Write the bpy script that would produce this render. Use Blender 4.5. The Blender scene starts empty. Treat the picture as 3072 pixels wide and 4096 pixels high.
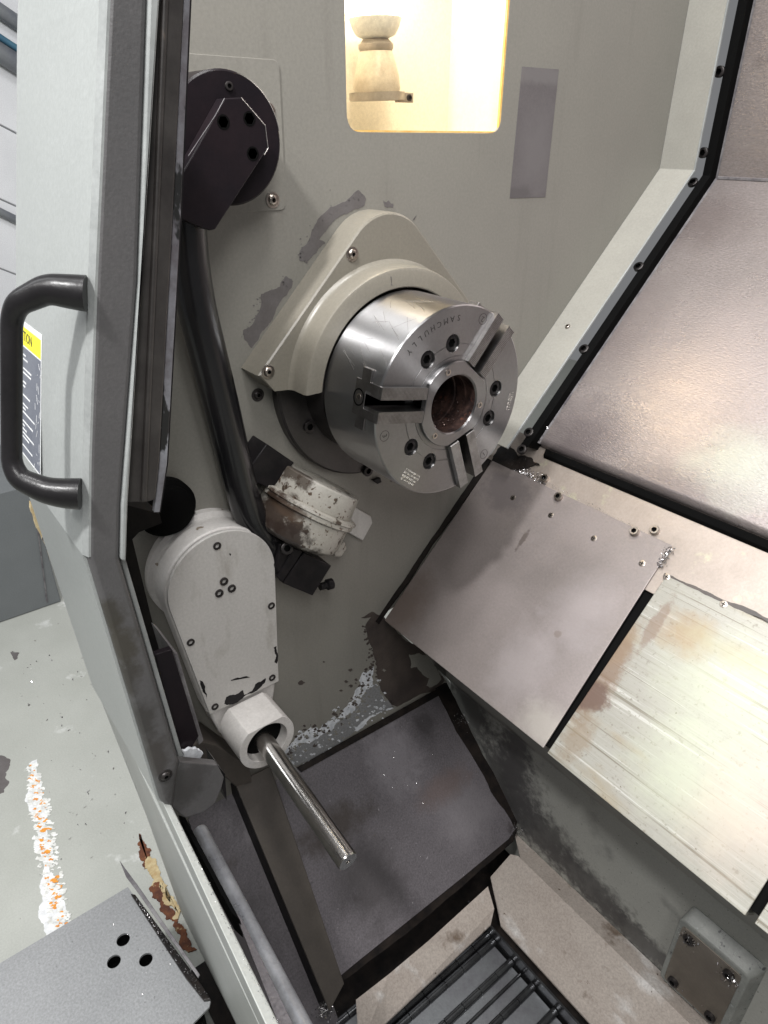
import bpy, bmesh, math, random
from mathutils import Vector, Matrix
random.seed(7)
sc = bpy.context.scene
COL = sc.collection
R_ = math.radians
MM = 0.001

# ------------------------------------------------------------------ camera
F_PX, CX, CY = 2742.7, 1536.0, 2048.0
RX = Vector((0.61209864, 0.79076855, 0.00451208))
RY = Vector((0.38296966, -0.29143798, -0.87658322))
RZ = Vector((-0.69185945, 0.53828339, -0.48122915))
CAM = Vector((624.03578, -597.85116, 308.80598))
cd = bpy.data.cameras.new('camera')
cam = bpy.data.objects.new('camera', cd)
COL.objects.link(cam)
cd.sensor_fit = 'HORIZONTAL'; cd.sensor_width = 36.0
cd.lens = 36.0 * F_PX / 3072.0
cd.clip_start = 0.02; cd.clip_end = 60
m3 = Matrix((RX, -RY, -RZ)).transposed()
cam.matrix_world = Matrix.Translation(CAM * MM) @ m3.to_4x4()
sc.camera = cam

# ------------------------------------------------------------------ light
w = bpy.data.worlds.new("World"); sc.world = w; w.use_nodes = True
bg = w.node_tree.nodes['Background']
bg.inputs[0].default_value = (0.95, 0.97, 1.0, 1); bg.inputs[1].default_value = 0.20

def area(name, pos, target, sx, sy, power, col):
    l = bpy.data.lights.new(name, 'AREA'); l.shape = 'RECTANGLE'
    l.size = sx; l.size_y = sy; l.energy = power; l.color = col
    o = bpy.data.objects.new(name, l); COL.objects.link(o)
    o.location = pos
    o.rotation_euler = (Vector(target) - Vector(pos)).to_track_quat('-Z', 'Y').to_euler()
    return o
# rows of fluorescent fittings on the workshop ceiling, followed by added lights
area('ceiling_or_fill_light', (0.43, -1.30, 1.75), (0.0, 0, -0.4), 0.14, 0.14, 48, (1.0, 0.99, 0.98))
area('ceiling_or_fill_light', (0.85, -0.45, 1.95), (0.0, 0, -0.4), 0.14, 0.5, 20, (1.0, 0.99, 0.98))
area('ceiling_or_fill_light', (0.3, -2.3, 2.1), (0.1, -0.4, -0.5), 2.2, 0.14, 30, (1.0, 0.99, 0.98))
area('ceiling_or_fill_light', (0.05, -0.15, 2.6), (0.0, 0, -0.3), 0.25, 0.9, 40, (1.0, 0.99, 0.98))
area('ceiling_or_fill_light', (1.7, -1.0, 1.6), (-0.1, -0.1, -0.5), 0.4, 0.9, 30, (1.0, 0.99, 0.98))  # added fill for the lower interior, not a known fitting
area('ceiling_or_fill_light', (-1.0, -1.4, 2.2), (0.1, -0.2, -0.2), 0.5, 2.2, 22, (0.97, 0.99, 1.0))  # added so the chuck side has something bright to reflect
sc.view_settings.view_transform = 'Standard'
sc.view_settings.look = 'None'
sc.view_settings.exposure = -0.04
sc.view_settings.gamma = 1.0

# ------------------------------------------------------------------ helpers
def ray(u, v):
    u *= 3072 / 1659; v *= 3072 / 1659
    return RX * ((u - CX) / F_PX) + RY * ((v - CY) / F_PX) + RZ
def P(u, v, k, val):
    """point of the photograph (1659 wide) on the plane axis k = val, mm"""
    d = ray(u, v); s = (val - CAM[k]) / d[k]
    return CAM + d * s
def PP(u, v, p0, n):
    d = ray(u, v); n = Vector(n); s = (Vector(p0) - CAM).dot(n) / d.dot(n)
    return CAM + d * s
def SL(u, v, c):                     # on a 45 degree slant plane y - z = c
    return PP(u, v, (0, c, 0), (0, 1, -1))
R2 = math.sqrt(0.5)
EV = Vector((0, R2, R2)); EN = Vector((0, -R2, R2))     # up the slant, out of the slant
def slant(x, vv, c, n=0.0):          # x, distance up the slant, plane c, offset
    return Vector((x, 0, 0)) + EV * vv + EN * (n - c * R2)

class MB:
    def __init__(s): s.v = []; s.f = []
    def add(s, vs, fs):
        b = len(s.v); s.v += [Vector(q) for q in vs]
        s.f += [tuple(b + i for i in f) for f in fs]; return s
    def box(s, a, b):
        x0, y0, z0 = a; x1, y1, z1 = b
        return s.add([(x0,y0,z0),(x1,y0,z0),(x1,y1,z0),(x0,y1,z0),(x0,y0,z1),(x1,y0,z1),(x1,y1,z1),(x0,y1,z1)],
                     [(0,3,2,1),(4,5,6,7),(0,1,5,4),(1,2,6,5),(2,3,7,6),(3,0,4,7)])
    def loft(s, A, B, cap=True):     # two rings of 3-D points
        n = len(A); f = [(i, (i+1) % n, n+(i+1) % n, n+i) for i in range(n)]
        if cap: f += [tuple(range(n))[::-1], tuple(range(n, 2*n))]
        return s.add(list(A) + list(B), f)
    def ext(s, pts, d):              # polygon of 3-D points pushed along d
        d = Vector(d); A = [Vector(p) for p in pts]
        return s.loft(A, [p + d for p in A])
    def lathe(s, prof, o, axis, up, n=48, closed=False, hexr=None):
        o = Vector(o); a = Vector(axis).normalized(); e1 = (Vector(up) - a * a.dot(Vector(up))).normalized(); e2 = a.cross(e1)
        rings = []
        for t, r in prof:
            hx = r < 0; r = abs(r); ring = []
            for i in range(n):
                th = 2 * math.pi * i / n; rr = r
                if hx: rr = r / math.cos(((th + math.pi/6) % (math.pi/3)) - math.pi/6)
                ring.append(o + a * t + e1 * (rr * math.cos(th)) + e2 * (rr * math.sin(th)))
            rings.append(ring)
        b = len(s.v)
        for r in rings: s.v += r
        for k in range(len(rings) - 1):
            for i in range(n):
                j = (i + 1) % n
                s.f.append((b+k*n+i, b+k*n+j, b+(k+1)*n+j, b+(k+1)*n+i))
        if closed:
            k = len(rings) - 1
            for i in range(n):
                j = (i + 1) % n
                s.f.append((b+k*n+i, b+k*n+j, b+j, b+i))
        else:
            s.f.append(tuple(b + i for i in range(n))[::-1])
            s.f.append(tuple(b + (len(rings)-1)*n + i for i in range(n)))
        return s
    def tube(s, pts, rad, n=20):
        pts = [Vector(p) for p in pts]
        if not isinstance(rad, (list, tuple)): rad = [rad] * len(pts)
        rings = []; prev = None
        for i, p in enumerate(pts):
            t = (pts[min(i+1, len(pts)-1)] - pts[max(i-1, 0)]).normalized()
            if prev is None:
                h = Vector((0,0,1)) if abs(t.z) < .9 else Vector((1,0,0))
                e1 = (h - t * t.dot(h)).normalized()
            else: e1 = (prev - t * t.dot(prev)).normalized()
            prev = e1; e2 = t.cross(e1)
            rings.append([p + (e1 * math.cos(2*math.pi*k/n) + e2 * math.sin(2*math.pi*k/n)) * rad[i] for k in range(n)])
        b = len(s.v)
        for r in rings: s.v += r
        for k in range(len(rings)-1):
            for i in range(n):
                j = (i+1) % n; s.f.append((b+k*n+i, b+k*n+j, b+(k+1)*n+j, b+(k+1)*n+i))
        s.f.append(tuple(b+i for i in range(n))[::-1]); s.f.append(tuple(b+(len(rings)-1)*n+i for i in range(n)))
        return s
    def mesh(s, name, base=Vector((0,0,0)), fix=True):
        me = bpy.data.meshes.new(name)
        me.from_pydata([tuple((q - base) * MM) for q in s.v], [], s.f)
        if fix:
            bm = bmesh.new(); bm.from_mesh(me); bmesh.ops.recalc_face_normals(bm, faces=bm.faces); bm.to_mesh(bm and me); bm.free()
        return me

def rounded(pts, r, seg=6):
    """round the corners of a 3-D polyline / polygon path (open), returns points"""
    pts = [Vector(p) for p in pts]; out = [pts[0]]
    for i in range(1, len(pts)-1):
        a, b, c = pts[i-1], pts[i], pts[i+1]
        d1 = (a-b); d2 = (c-b); rr = min(r, d1.length*.45, d2.length*.45)
        p1 = b + d1.normalized()*rr; p2 = b + d2.normalized()*rr
        for k in range(seg+1):
            t = k/seg; out.append(p1*(1-t)**2 + b*2*t*(1-t) + p2*t*t)
    out.append(pts[-1]); return out
def roundpoly(pts, r, seg=5):
    n = len(pts); out = []
    for i in range(n):
        a, b, c = pts[i-1], pts[i], pts[(i+1) % n]
        a, b, c = Vector(a), Vector(b), Vector(c); d1 = a-b; d2 = c-b
        rr = min(r, d1.length*.48, d2.length*.48); p1 = b+d1.normalized()*rr; p2 = b+d2.normalized()*rr
        for k in range(seg+1):
            t = k/seg; out.append(p1*(1-t)**2 + b*2*t*(1-t) + p2*t*t)
    return out
def jag(pts, amp=.12, it=4, seed=0, keep=None):
    """ragged outline: repeated midpoint displacement in the polygon's plane"""
    rnd = random.Random(seed); P_ = [Vector(p) for p in pts]
    n = Vector((0,0,0))
    for i in range(len(P_)):
        n += P_[i-1].cross(P_[i])
    n.normalize()
    for k in range(it):
        Q = []
        for i in range(len(P_)):
            a, b = P_[i], P_[(i+1) % len(P_)]; d = b-a
            Q += [a, (a+b)/2 + n.cross(d) * rnd.uniform(-amp, amp) + d*rnd.uniform(-.1,.1)]
        P_ = Q
    return P_

def link(name, me, mats, parent=None, smooth=None, bevel=0, seg=2, base=None):
    if not isinstance(mats, (list, tuple)): mats = [mats]
    for m in mats: me.materials.append(m)
    o = bpy.data.objects.new(name, me); COL.objects.link(o)
    if parent: o.parent = parent
    elif base is not None: o.location = base * MM
    if smooth is not None:
        me.shade_smooth(); me.set_sharp_from_angle(angle=R_(smooth))
    if bevel:
        md = o.modifiers.new('bevel', 'BEVEL'); md.width = bevel*MM; md.segments = seg; md.limit_method = 'ANGLE'; md.angle_limit = R_(30)
        md.harden_normals = False
    return o
ROOT = {}
def thing(name, label, cat, base=(0,0,0), group=None, kind=None):
    o = bpy.data.objects.new(name, None); COL.objects.link(o); b = Vector(base)
    o.location = b * MM; o.empty_display_size = .02; o['label'] = label; o['category'] = cat
    if group: o['group'] = group
    if kind: o['kind'] = kind
    ROOT[o.name] = b; return o
def base_of(o):
    b = Vector((0,0,0))
    while o is not None:
        b += ROOT.get(o.name, Vector((0,0,0))); o = o.parent
    return b
def part(name, mb, mat, root, smooth=None, bevel=0, seg=2, kind=None, fix=True, label=None):
    me = mb.mesh(name, base_of(root), fix)
    o = link(name, me, mat, root, smooth, bevel, seg)
    if kind: o['kind'] = kind
    if label: o['label'] = label
    return o
def single(name, mb, mat, label, cat, base=(0,0,0), smooth=None, bevel=0, seg=2, group=None, kind=None):
    b = Vector(base); me = mb.mesh(name, b)
    o = link(name, me, mat, None, smooth, bevel, seg, base=b)
    if label: o['label'] = label
    if cat: o['category'] = cat
    if group: o['group'] = group
    if kind: o['kind'] = kind
    ROOT[o.name] = b; return o
def inst(name, me, root, pos, zdir, xdir=(0,0,1), label=None, scale=1.0):
    """one more object sharing a mesh built at the origin with +Z out"""
    o = bpy.data.objects.new(name, me); COL.objects.link(o)
    if root: o.parent = root
    z = Vector(zdir).normalized(); x = Vector(xdir); x = (x - z*z.dot(x))
    if x.length < 1e-4: x = Vector((1,0,0)) - z*z.x
    x.normalize(); y = z.cross(x)
    b = base_of(root) if root else Vector((0,0,0))
    o.matrix_local = Matrix.Translation((Vector(pos)-b)*MM) @ Matrix((x, y, z)).transposed().to_4x4() @ Matrix.Scale(scale, 4)
    if label: o['label'] = label
    return o
def cut(o, mb, base=None):
    b = base_of(o.parent) if o.parent else (base or Vector((0,0,0)))
    me = mb.mesh('cutter', b); c = bpy.data.objects.new('cutter', me); COL.objects.link(c)
    c.matrix_world = o.parent.matrix_basis if o.parent else o.matrix_basis
    md = o.modifiers.new('cut', 'BOOLEAN'); md.object = c; md.operation = 'DIFFERENCE'; md.solver = 'EXACT'
    bpy.context.view_layer.update(); dg = bpy.context.evaluated_depsgraph_get()
    nm = bpy.data.meshes.new_from_object(o.evaluated_get(dg)); nm.name = o.data.name
    o.modifiers.remove(md); o.data = nm
    bpy.data.objects.remove(c); return o

# ------------------------------------------------------------------ materials
def M(name, col, rough=.5, metal=0.0, col2=None, scale=6, amt=.5, bump=0.0, bscale=300, stretch=(1,1,1), speck=None, spec=.5,
      rough2=None, aniso=0.0, tang=None, coat=0.0, detail=8, grain=.09, gscale=260):
    m = bpy.data.materials.new(name); m.use_nodes = True; nt = m.node_tree; N = nt.nodes; L = nt.links
    b = N['Principled BSDF']; b.inputs['Roughness'].default_value = rough; b.inputs['Metallic'].default_value = metal
    b.inputs['Specular IOR Level'].default_value = spec
    b.inputs['Coat Weight'].default_value = coat
    tc = N.new('ShaderNodeTexCoord'); mp = N.new('ShaderNodeMapping'); mp.inputs['Scale'].default_value = stretch
    L.new(tc.outputs['Object'], mp.inputs['Vector'])
    n1 = N.new('ShaderNodeTexNoise'); n1.inputs['Scale'].default_value = scale; n1.inputs['Detail'].default_value = detail; n1.inputs['Roughness'].default_value = .62
    L.new(mp.outputs[0], n1.inputs['Vector'])
    rp = N.new('ShaderNodeValToRGB'); rp.color_ramp.elements[0].position = .5 - .25*max(amt, .05); rp.color_ramp.elements[1].position = .5 + .25*max(amt, .05)
    L.new(n1.outputs['Fac'], rp.inputs[0])
    c2 = col2 or tuple(c*.8 for c in col)
    rp.color_ramp.elements[0].color = (*col, 1); rp.color_ramp.elements[1].color = (*c2, 1)
    out = rp.outputs[0]
    if rough2 is not None:
        mr = N.new('ShaderNodeMapRange'); mr.inputs['From Min'].default_value = .3; mr.inputs['From Max'].default_value = .7
        mr.inputs['To Min'].default_value = rough; mr.inputs['To Max'].default_value = rough2
        L.new(n1.outputs['Fac'], mr.inputs['Value']); L.new(mr.outputs[0], b.inputs['Roughness'])
    for sp in (speck or []):
        c, th, s = sp[:3]; st = sp[3] if len(sp) > 3 else (1,1,1)
        mp2 = N.new('ShaderNodeMapping'); mp2.inputs['Scale'].default_value = st; mp2.inputs['Location'].default_value = (s*.13, .7, .3)
        L.new(tc.outputs['Object'], mp2.inputs['Vector'])
        n2 = N.new('ShaderNodeTexNoise'); n2.inputs['Scale'].default_value = s; n2.inputs['Detail'].default_value = 5; n2.inputs['Roughness'].default_value = .6
        L.new(mp2.outputs[0], n2.inputs['Vector'])
        r2 = N.new('ShaderNodeValToRGB'); r2.color_ramp.elements[0].position = th; r2.color_ramp.elements[1].position = min(1, th + (sp[4] if len(sp) > 4 else .02))
        L.new(n2.outputs['Fac'], r2.inputs[0])
        mx = N.new('ShaderNodeMix'); mx.data_type = 'RGBA'
        L.new(r2.outputs[0], mx.inputs['Factor']); L.new(out, mx.inputs[6]); mx.inputs[7].default_value = (*c, 1)
        out = mx.outputs[2]
    if grain:
        ng = N.new('ShaderNodeTexNoise'); ng.inputs['Scale'].default_value = gscale; ng.inputs['Detail'].default_value = 4; ng.inputs['Roughness'].default_value = .7
        L.new(mp.outputs[0], ng.inputs['Vector'])
        gm = N.new('ShaderNodeMapRange'); gm.inputs['From Min'].default_value = .3; gm.inputs['From Max'].default_value = .7
        gm.inputs['To Min'].default_value = 1 - grain; gm.inputs['To Max'].default_value = 1 + grain
        L.new(ng.outputs['Fac'], gm.inputs['Value'])
        vm = N.new('ShaderNodeVectorMath'); vm.operation = 'SCALE'
        L.new(out, vm.inputs[0]); L.new(gm.outputs[0], vm.inputs['Scale']); out = vm.outputs[0]
    L.new(out, b.inputs['Base Color'])
    if bump:
        n3 = N.new('ShaderNodeTexNoise'); n3.inputs['Scale'].default_value = bscale; n3.inputs['Detail'].default_value = 3
        L.new(mp.outputs[0], n3.inputs['Vector'])
        bp = N.new('ShaderNodeBump'); bp.inputs['Strength'].default_value = bump; bp.inputs['Distance'].default_value = .001
        L.new(n3.outputs['Fac'], bp.inputs['Height']); L.new(bp.outputs[0], b.inputs['Normal'])
    if aniso:
        b.inputs['Anisotropic'].default_value = aniso
        tn = N.new('ShaderNodeTangent'); tn.direction_type = 'RADIAL'; tn.axis = tang or 'X'
        b.inputs['Anisotropic Rotation'].default_value = .25
        L.new(tn.outputs[0], b.inputs['Tangent'])
    return m
def spot(m, base, c, rad, col, amt=.8, ns=30, hard=.25, rough=.5):
    """a stain, or light and shade painted as a patch: centre and radii in mm, ragged by noise"""
    nt = m.node_tree; N = nt.nodes; L = nt.links; b = N['Principled BSDF']
    src = b.inputs['Base Color'].links[0].from_socket
    tc = N.new('ShaderNodeTexCoord'); mp = N.new('ShaderNodeMapping'); mp.vector_type = 'POINT'
    k = [1/(q*MM) for q in rad]; cl = (Vector(c) - Vector(base))*MM
    mp.inputs['Scale'].default_value = k; mp.inputs['Location'].default_value = [-cl[i]*k[i] for i in range(3)]
    L.new(tc.outputs['Object'], mp.inputs['Vector'])
    ln = N.new('ShaderNodeVectorMath'); ln.operation = 'LENGTH'; L.new(mp.outputs[0], ln.inputs[0])
    n = N.new('ShaderNodeTexNoise'); n.inputs['Scale'].default_value = ns; n.inputs['Detail'].default_value = 9; n.inputs['Roughness'].default_value = .7
    L.new(tc.outputs['Object'], n.inputs['Vector'])
    ad = N.new('ShaderNodeMath'); ad.operation = 'MULTIPLY_ADD'; L.new(n.outputs['Fac'], ad.inputs[0]); ad.inputs[1].default_value = -2.4; L.new(ln.outputs['Value'], ad.inputs[2])
    mr = N.new('ShaderNodeMapRange'); mr.inputs['From Min'].default_value = -.2 - hard; mr.inputs['From Max'].default_value = -.2 + hard
    mr.inputs['To Min'].default_value = amt; mr.inputs['To Max'].default_value = 0; L.new(ad.outputs[0], mr.inputs['Value'])
    mx = N.new('ShaderNodeMix'); mx.data_type = 'RGBA'; L.new(mr.outputs[0], mx.inputs['Factor']); L.new(src, mx.inputs[6]); mx.inputs[7].default_value = (*col, 1)
    L.new(mx.outputs[2], b.inputs['Base Color'])
def EM(name, col, st):
    m = bpy.data.materials.new(name); m.use_nodes = True; b = m.node_tree.nodes['Principled BSDF']
    b.inputs['Base Color'].default_value = (*col, 1); b.inputs['Emission Color'].default_value = (*col, 1); b.inputs['Emission Strength'].default_value = st
    return m
m_wall = M('beige_paint', (.222,.213,.188), .42, col2=(.198,.19,.169), scale=5, amt=1, bump=.05, bscale=500, speck=[((.172,.162,.143), .56, 9, (1,3,.3), .3), ((.1,.09,.08), .735, 120)])
m_guard = M('guard_paint', (.205,.189,.156), .34, col2=(.18,.166,.138), scale=9, amt=1, bump=.05, bscale=300, speck=[((.12,.11,.1), .74, 90)])
m_peel = M('bare_primer', (.125,.115,.115), .6, col2=(.10,.09,.088), scale=20, bump=.15, bscale=200)
m_stain = M('oily_primer', (.075,.06,.052), .4, col2=(.045,.036,.033), scale=14, bump=.2, bscale=150)
m_white_peel = M('lifted_paint', (.7,.72,.75), .5, col2=(.45,.47,.5), scale=60)
m_flange = M('flange_paint', (.28,.272,.243), .38, col2=(.25,.243,.218), scale=8, bump=.05, bscale=400, speck=[((.1,.09,.08), .72, 60)])
m_steel = M('turned_steel', (.43,.425,.43), .34, 1, col2=(.36,.356,.36), scale=9, amt=1, aniso=.98, tang='X', grain=.04)
m_face_dim = M('faced_steel_dim', (.25,.247,.25), .36, 1, col2=(.215,.212,.215), scale=9, amt=1, aniso=.95, tang='X', grain=.06)  # same steel as the side, darkened for the dimmer reflections on the face
m_jaw = M('jaw_steel', (.34,.33,.325), .34, 1, col2=(.24,.23,.225), scale=40)
m_black = M('black_oxide', (.009,.0085,.0095), .38, 0, col2=(.015,.013,.014), scale=50, spec=.16)
m_hole = M('socket_black', (.004,.004,.004), .7, 0, spec=.04)
m_screw = M('screw_steel', (.42,.38,.34), .3, 1, col2=(.3,.26,.23), scale=120)
m_screw_dk = M('dark_screw_steel', (.045,.04,.04), .4, .6, col2=(.03,.027,.026), scale=120)
m_bore = M('oily_bore', (.10,.06,.05), .3, .5, col2=(.025,.018,.018), scale=60, bump=.8, bscale=200, speck=[((.16,.07,.05), .6, 70, (1,1,1), .08)])
m_disc = M('flange_iron', (.06,.055,.054), .35, .5, col2=(.045,.042,.041), scale=15, bump=.05)
m_blackpaint = M('black_paint', (.010,.008,.010), .33, 0, col2=(.014,.010,.012), scale=18, bump=.08, bscale=300, spec=.14)
m_hose = M('black_hose', (.007,.007,.008), .22, 0, col2=(.012,.011,.012), scale=14, bump=.05, spec=.5)
m_rubber = M('black_rubber', (.006,.0055,.006), .5, 0, col2=(.014,.012,.011), scale=30, bump=.3, bscale=120, spec=.12)
m_actuator = M('peeling_white_paint', (.42,.4,.36), .35, 0, col2=(.36,.34,.3), scale=12, bump=.25, bscale=220,
               speck=[((.06,.042,.03), .6, 34, (1,1,1), .03), ((.09,.06,.042), .6, 150, (1,1,1), .03)])
m_catch = M('catcher_paint', (.47,.455,.435), .5, 0, col2=(.43,.415,.395), scale=8, amt=1, bump=.12, bscale=260, speck=[((.30,.28,.25), .58, 12, (1,2,.6), .2), ((.1,.09,.085), .73, 70)])
m_catch_cast = M('catcher_casting', (.56,.54,.52), .45, 0, col2=(.45,.43,.41), scale=25, amt=1, bump=.25, bscale=300, speck=[((.2,.16,.12), .66, 40)])
m_shaft = M('ground_shaft', (.68,.66,.64), .2, 1, col2=(.6,.58,.56), scale=6, stretch=(3,1,1), grain=0)
m_cover_up = M('cover_sheet_warm', (.36,.318,.305), .23, .6, col2=(.22,.193,.188), scale=5, amt=1.6, bump=.4, bscale=190, rough2=.36, stretch=(1,2.2,2.2), grain=.22, gscale=200, speck=[((.12,.10,.10), .66, 11, (1,2,2), .3)])
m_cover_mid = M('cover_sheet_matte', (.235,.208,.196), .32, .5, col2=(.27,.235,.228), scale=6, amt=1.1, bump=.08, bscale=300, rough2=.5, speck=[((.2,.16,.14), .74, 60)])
m_cover_dn = M('cover_sheet_streaked', (.31,.305,.275), .38, .3, col2=(.215,.205,.172), scale=7, amt=1.5, bump=.15, bscale=400, grain=.16, gscale=200, stretch=(.6,48,48),
               speck=[((.42,.415,.385), .57, 60, (.05,2.5,2.5), .12), ((.15,.135,.105), .58, 60, (.04,3.1,3.1), .07), ((.19,.175,.145), .58, 170, (1,1,1), .1), ((.24,.19,.115), .53, 8, (.6,1.5,1.5), .2), ((.2,.14,.09), .66, 22, (.6,1,1), .06), ((.1,.08,.05), .69, 120)])
m_strip = M('bed_strip_sheet', (.36,.31,.275), .4, .5, col2=(.29,.25,.22), scale=8, bump=.1, bscale=300, speck=[((.4,.38,.28), .6, 25, (1,1,1), .1)])
m_edge = M('dull_edge', (.26,.25,.255), .5, .5, col2=(.12,.11,.12), scale=30, bump=.2)
m_cast = M('bed_paint', (.29,.29,.265), .5, 0, col2=(.24,.24,.22), scale=7, amt=1, bump=.25, bscale=420, speck=[((.09,.09,.087), .6, 9, (1,1,1), .22), ((.06,.06,.058), .64, 150, (1,1,1), .05), ((.36,.38,.38), .69, 230)])
m_pad = M('pad_paint', (.20,.205,.19), .5, 0, col2=(.14,.145,.135), scale=18, bump=.25, bscale=420, speck=[((.33,.35,.34), .62, 40, (1,1,1), .12), ((.05,.05,.05), .62, 120, (1,1,1), .05)])
m_padplate = M('pad_plate', (.2,.175,.145), .4, .5, col2=(.14,.12,.1), scale=8, bump=.05)
m_chute = M('oily_dark_sheet', (.14,.128,.138), .36, .15, col2=(.075,.068,.073), scale=6, amt=1.3, bump=.5, bscale=160, grain=.3, gscale=320, speck=[((.27,.255,.27), .68, 110, (1,1,1), .05), ((.05,.043,.045), .64, 16, (1,1,1), .12)], rough2=.55)
m_beam = M('brown_sheet', (.085,.073,.062), .42, .2, col2=(.055,.047,.041), scale=6, bump=.1)
m_rim = M('worn_tan_sheet', (.48,.43,.385), .42, .3, col2=(.36,.31,.275), scale=9, amt=1.2, grain=.2, bump=.15, speck=[((.62,.6,.58), .57, 13, (.5,1,1), .12), ((.17,.13,.10), .6, 20, (1,1,1), .15), ((.1,.07,.05), .68, 50)])
m_belt = M('belt_steel', (.22,.23,.24), .33, .8, col2=(.13,.13,.14), scale=14, bump=.1, rough2=.5)
m_hinge = M('hinge_steel', (.14,.145,.15), .25, .9, col2=(.08,.08,.085), scale=30)
m_gunk = M('oily_gunk', (.008,.007,.007), .35, 0, col2=(.018,.014,.012), scale=40, bump=.5, bscale=150, spec=.2)
m_chip = M('steel_chips', (.85,.84,.85), .2, 1, col2=(.5,.48,.48), scale=400)
m_rod = M('rail_rod', (.45,.46,.49), .36, .5, col2=(.28,.285,.31), scale=25, bump=.25, bscale=180, rough2=.25)
m_doordk = M('door_dark_paint', (.082,.079,.08), .45, 0, col2=(.07,.068,.069), scale=10, bump=.2, bscale=420, speck=[((.04,.035,.03), .73, 60)])
m_door = M('door_light_paint', (.315,.33,.322), .4, 0, col2=(.285,.3,.292), scale=4, amt=1, bump=.1, bscale=500)
m_trim = M('trim_paint', (.28,.292,.288), .4, 0, col2=(.22,.23,.227), scale=15)
m_dirty = M('dirty_gasket', (.05,.045,.042), .5, .1, col2=(.02,.017,.016), scale=12, bump=.2, bscale=150, speck=[((.17,.13,.1), .64, 22, (1,1,.4), .08)])
m_glassedge = M('scuffed_grey_edge', (.3,.31,.34), .35, .2, col2=(.12,.11,.12), scale=14, speck=[((.02,.02,.02), .56, 30, (1,1,.4), .03)])
m_handle = M('black_handle', (.009,.0085,.009), .3, 0, col2=(.013,.012,.013), scale=20, bump=.15, bscale=300, spec=.3)
m_front = M('front_panel_paint', (.315,.325,.31), .45, 0, col2=(.28,.29,.275), scale=4, bump=.08, bscale=400, speck=[((.25,.24,.22), .73, 40)])
m_cabinet = M('cabinet_paint', (.14,.15,.155), .5, 0, col2=(.13,.14,.145), scale=10, bump=.1, bscale=400)
m_floor = M('painted_floor', (.42,.43,.40), .6, 0, col2=(.33,.34,.31), scale=4, amt=1.2, bump=.5, bscale=40, speck=[((.2,.19,.17), .72, 26), ((.7,.71,.7), .64, 9, (1,1,1), .15)])
m_tank = M('grey_plate', (.30,.305,.31), .42, .35, col2=(.245,.25,.255), scale=9, amt=1.2, bump=.2, bscale=220, grain=.2, speck=[((.6,.62,.64), .735, 110)])
m_orange = M('orange_line_paint', (.75,.33,.04), .55, col2=(.6,.22,.03), scale=40)
m_flake = M('white_line_paint', (.78,.79,.77), .5, col2=(.55,.55,.52), scale=60, bump=.3, bscale=200)
m_rust = M('rust', (.16,.055,.02), .8, col2=(.07,.022,.012), scale=60, bump=.6, bscale=160, speck=[((.42,.3,.16), .6, 50, (1,1,1), .08)])
m_crust = M('dried_coolant', (.5,.42,.25), .7, col2=(.38,.27,.13), scale=60, bump=.5, bscale=160)
m_brick = M('white_board', (.72,.73,.75), .6, col2=(.66,.67,.69), scale=5, bump=.15, bscale=200)
m_pipe = M('grey_conduit', (.12,.13,.15), .4, col2=(.18,.19,.2), scale=10)
m_blue = M('blue_hose', (.07,.18,.25), .4, col2=(.05,.13,.2), scale=10)
m_sil = M('orange_sealant', (.72,.42,.1), .5, col2=(.8,.55,.2), scale=60)
m_lampbox = M('cream_lamp_box', (.8,.76,.68), .5, col2=(.77,.73,.64), scale=8)
m_porc = M('lamp_porcelain', (.7,.64,.54), .35, col2=(.5,.43,.35), scale=20)
m_clamp = M('lamp_clamp', (.42,.38,.34), .4, .3, col2=(.3,.27,.24), scale=30)
m_yellow = M('yellow_band', (.85,.78,.02), .45, col2=(.83,.75,.02), scale=30)
m_ink = M('black_ink', (.02,.02,.02), .5)
m_stk = M('sticker_navy', (.1,.11,.14), .4, col2=(.13,.14,.17), scale=20)
m_stw = M('sticker_white', (.75,.76,.76), .45, col2=(.6,.61,.62), scale=60)
m_tape = M('label_residue', (.125,.115,.118), .5, col2=(.11,.10,.102), scale=14, amt=1, bump=.1, bscale=160)
m_bulb = EM('lamp_glow', (1.0,.93,.82), 12)
m_engr = M('engraving_dark', (.05,.047,.046), .5, .3)
m_engl = M('engraving_bright', (.7,.68,.66), .25, 1)
def glassmat():
    m = bpy.data.materials.new('window_pane'); m.use_nodes = True; nt = m.node_tree; nt.nodes.clear()
    o = nt.nodes.new('ShaderNodeOutputMaterial'); mx = nt.nodes.new('ShaderNodeMixShader'); t = nt.nodes.new('ShaderNodeBsdfTransparent'); g = nt.nodes.new('ShaderNodeBsdfGlossy')
    g.inputs['Roughness'].default_value = .05; t.inputs[0].default_value = (1,.97,.9,1); mx.inputs[0].default_value = .05
    nt.links.new(t.outputs[0], mx.inputs[1]); nt.links.new(g.outputs[0], mx.inputs[2]); nt.links.new(mx.outputs[0], o.inputs[0]); return m
m_glass = glassmat()

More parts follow.
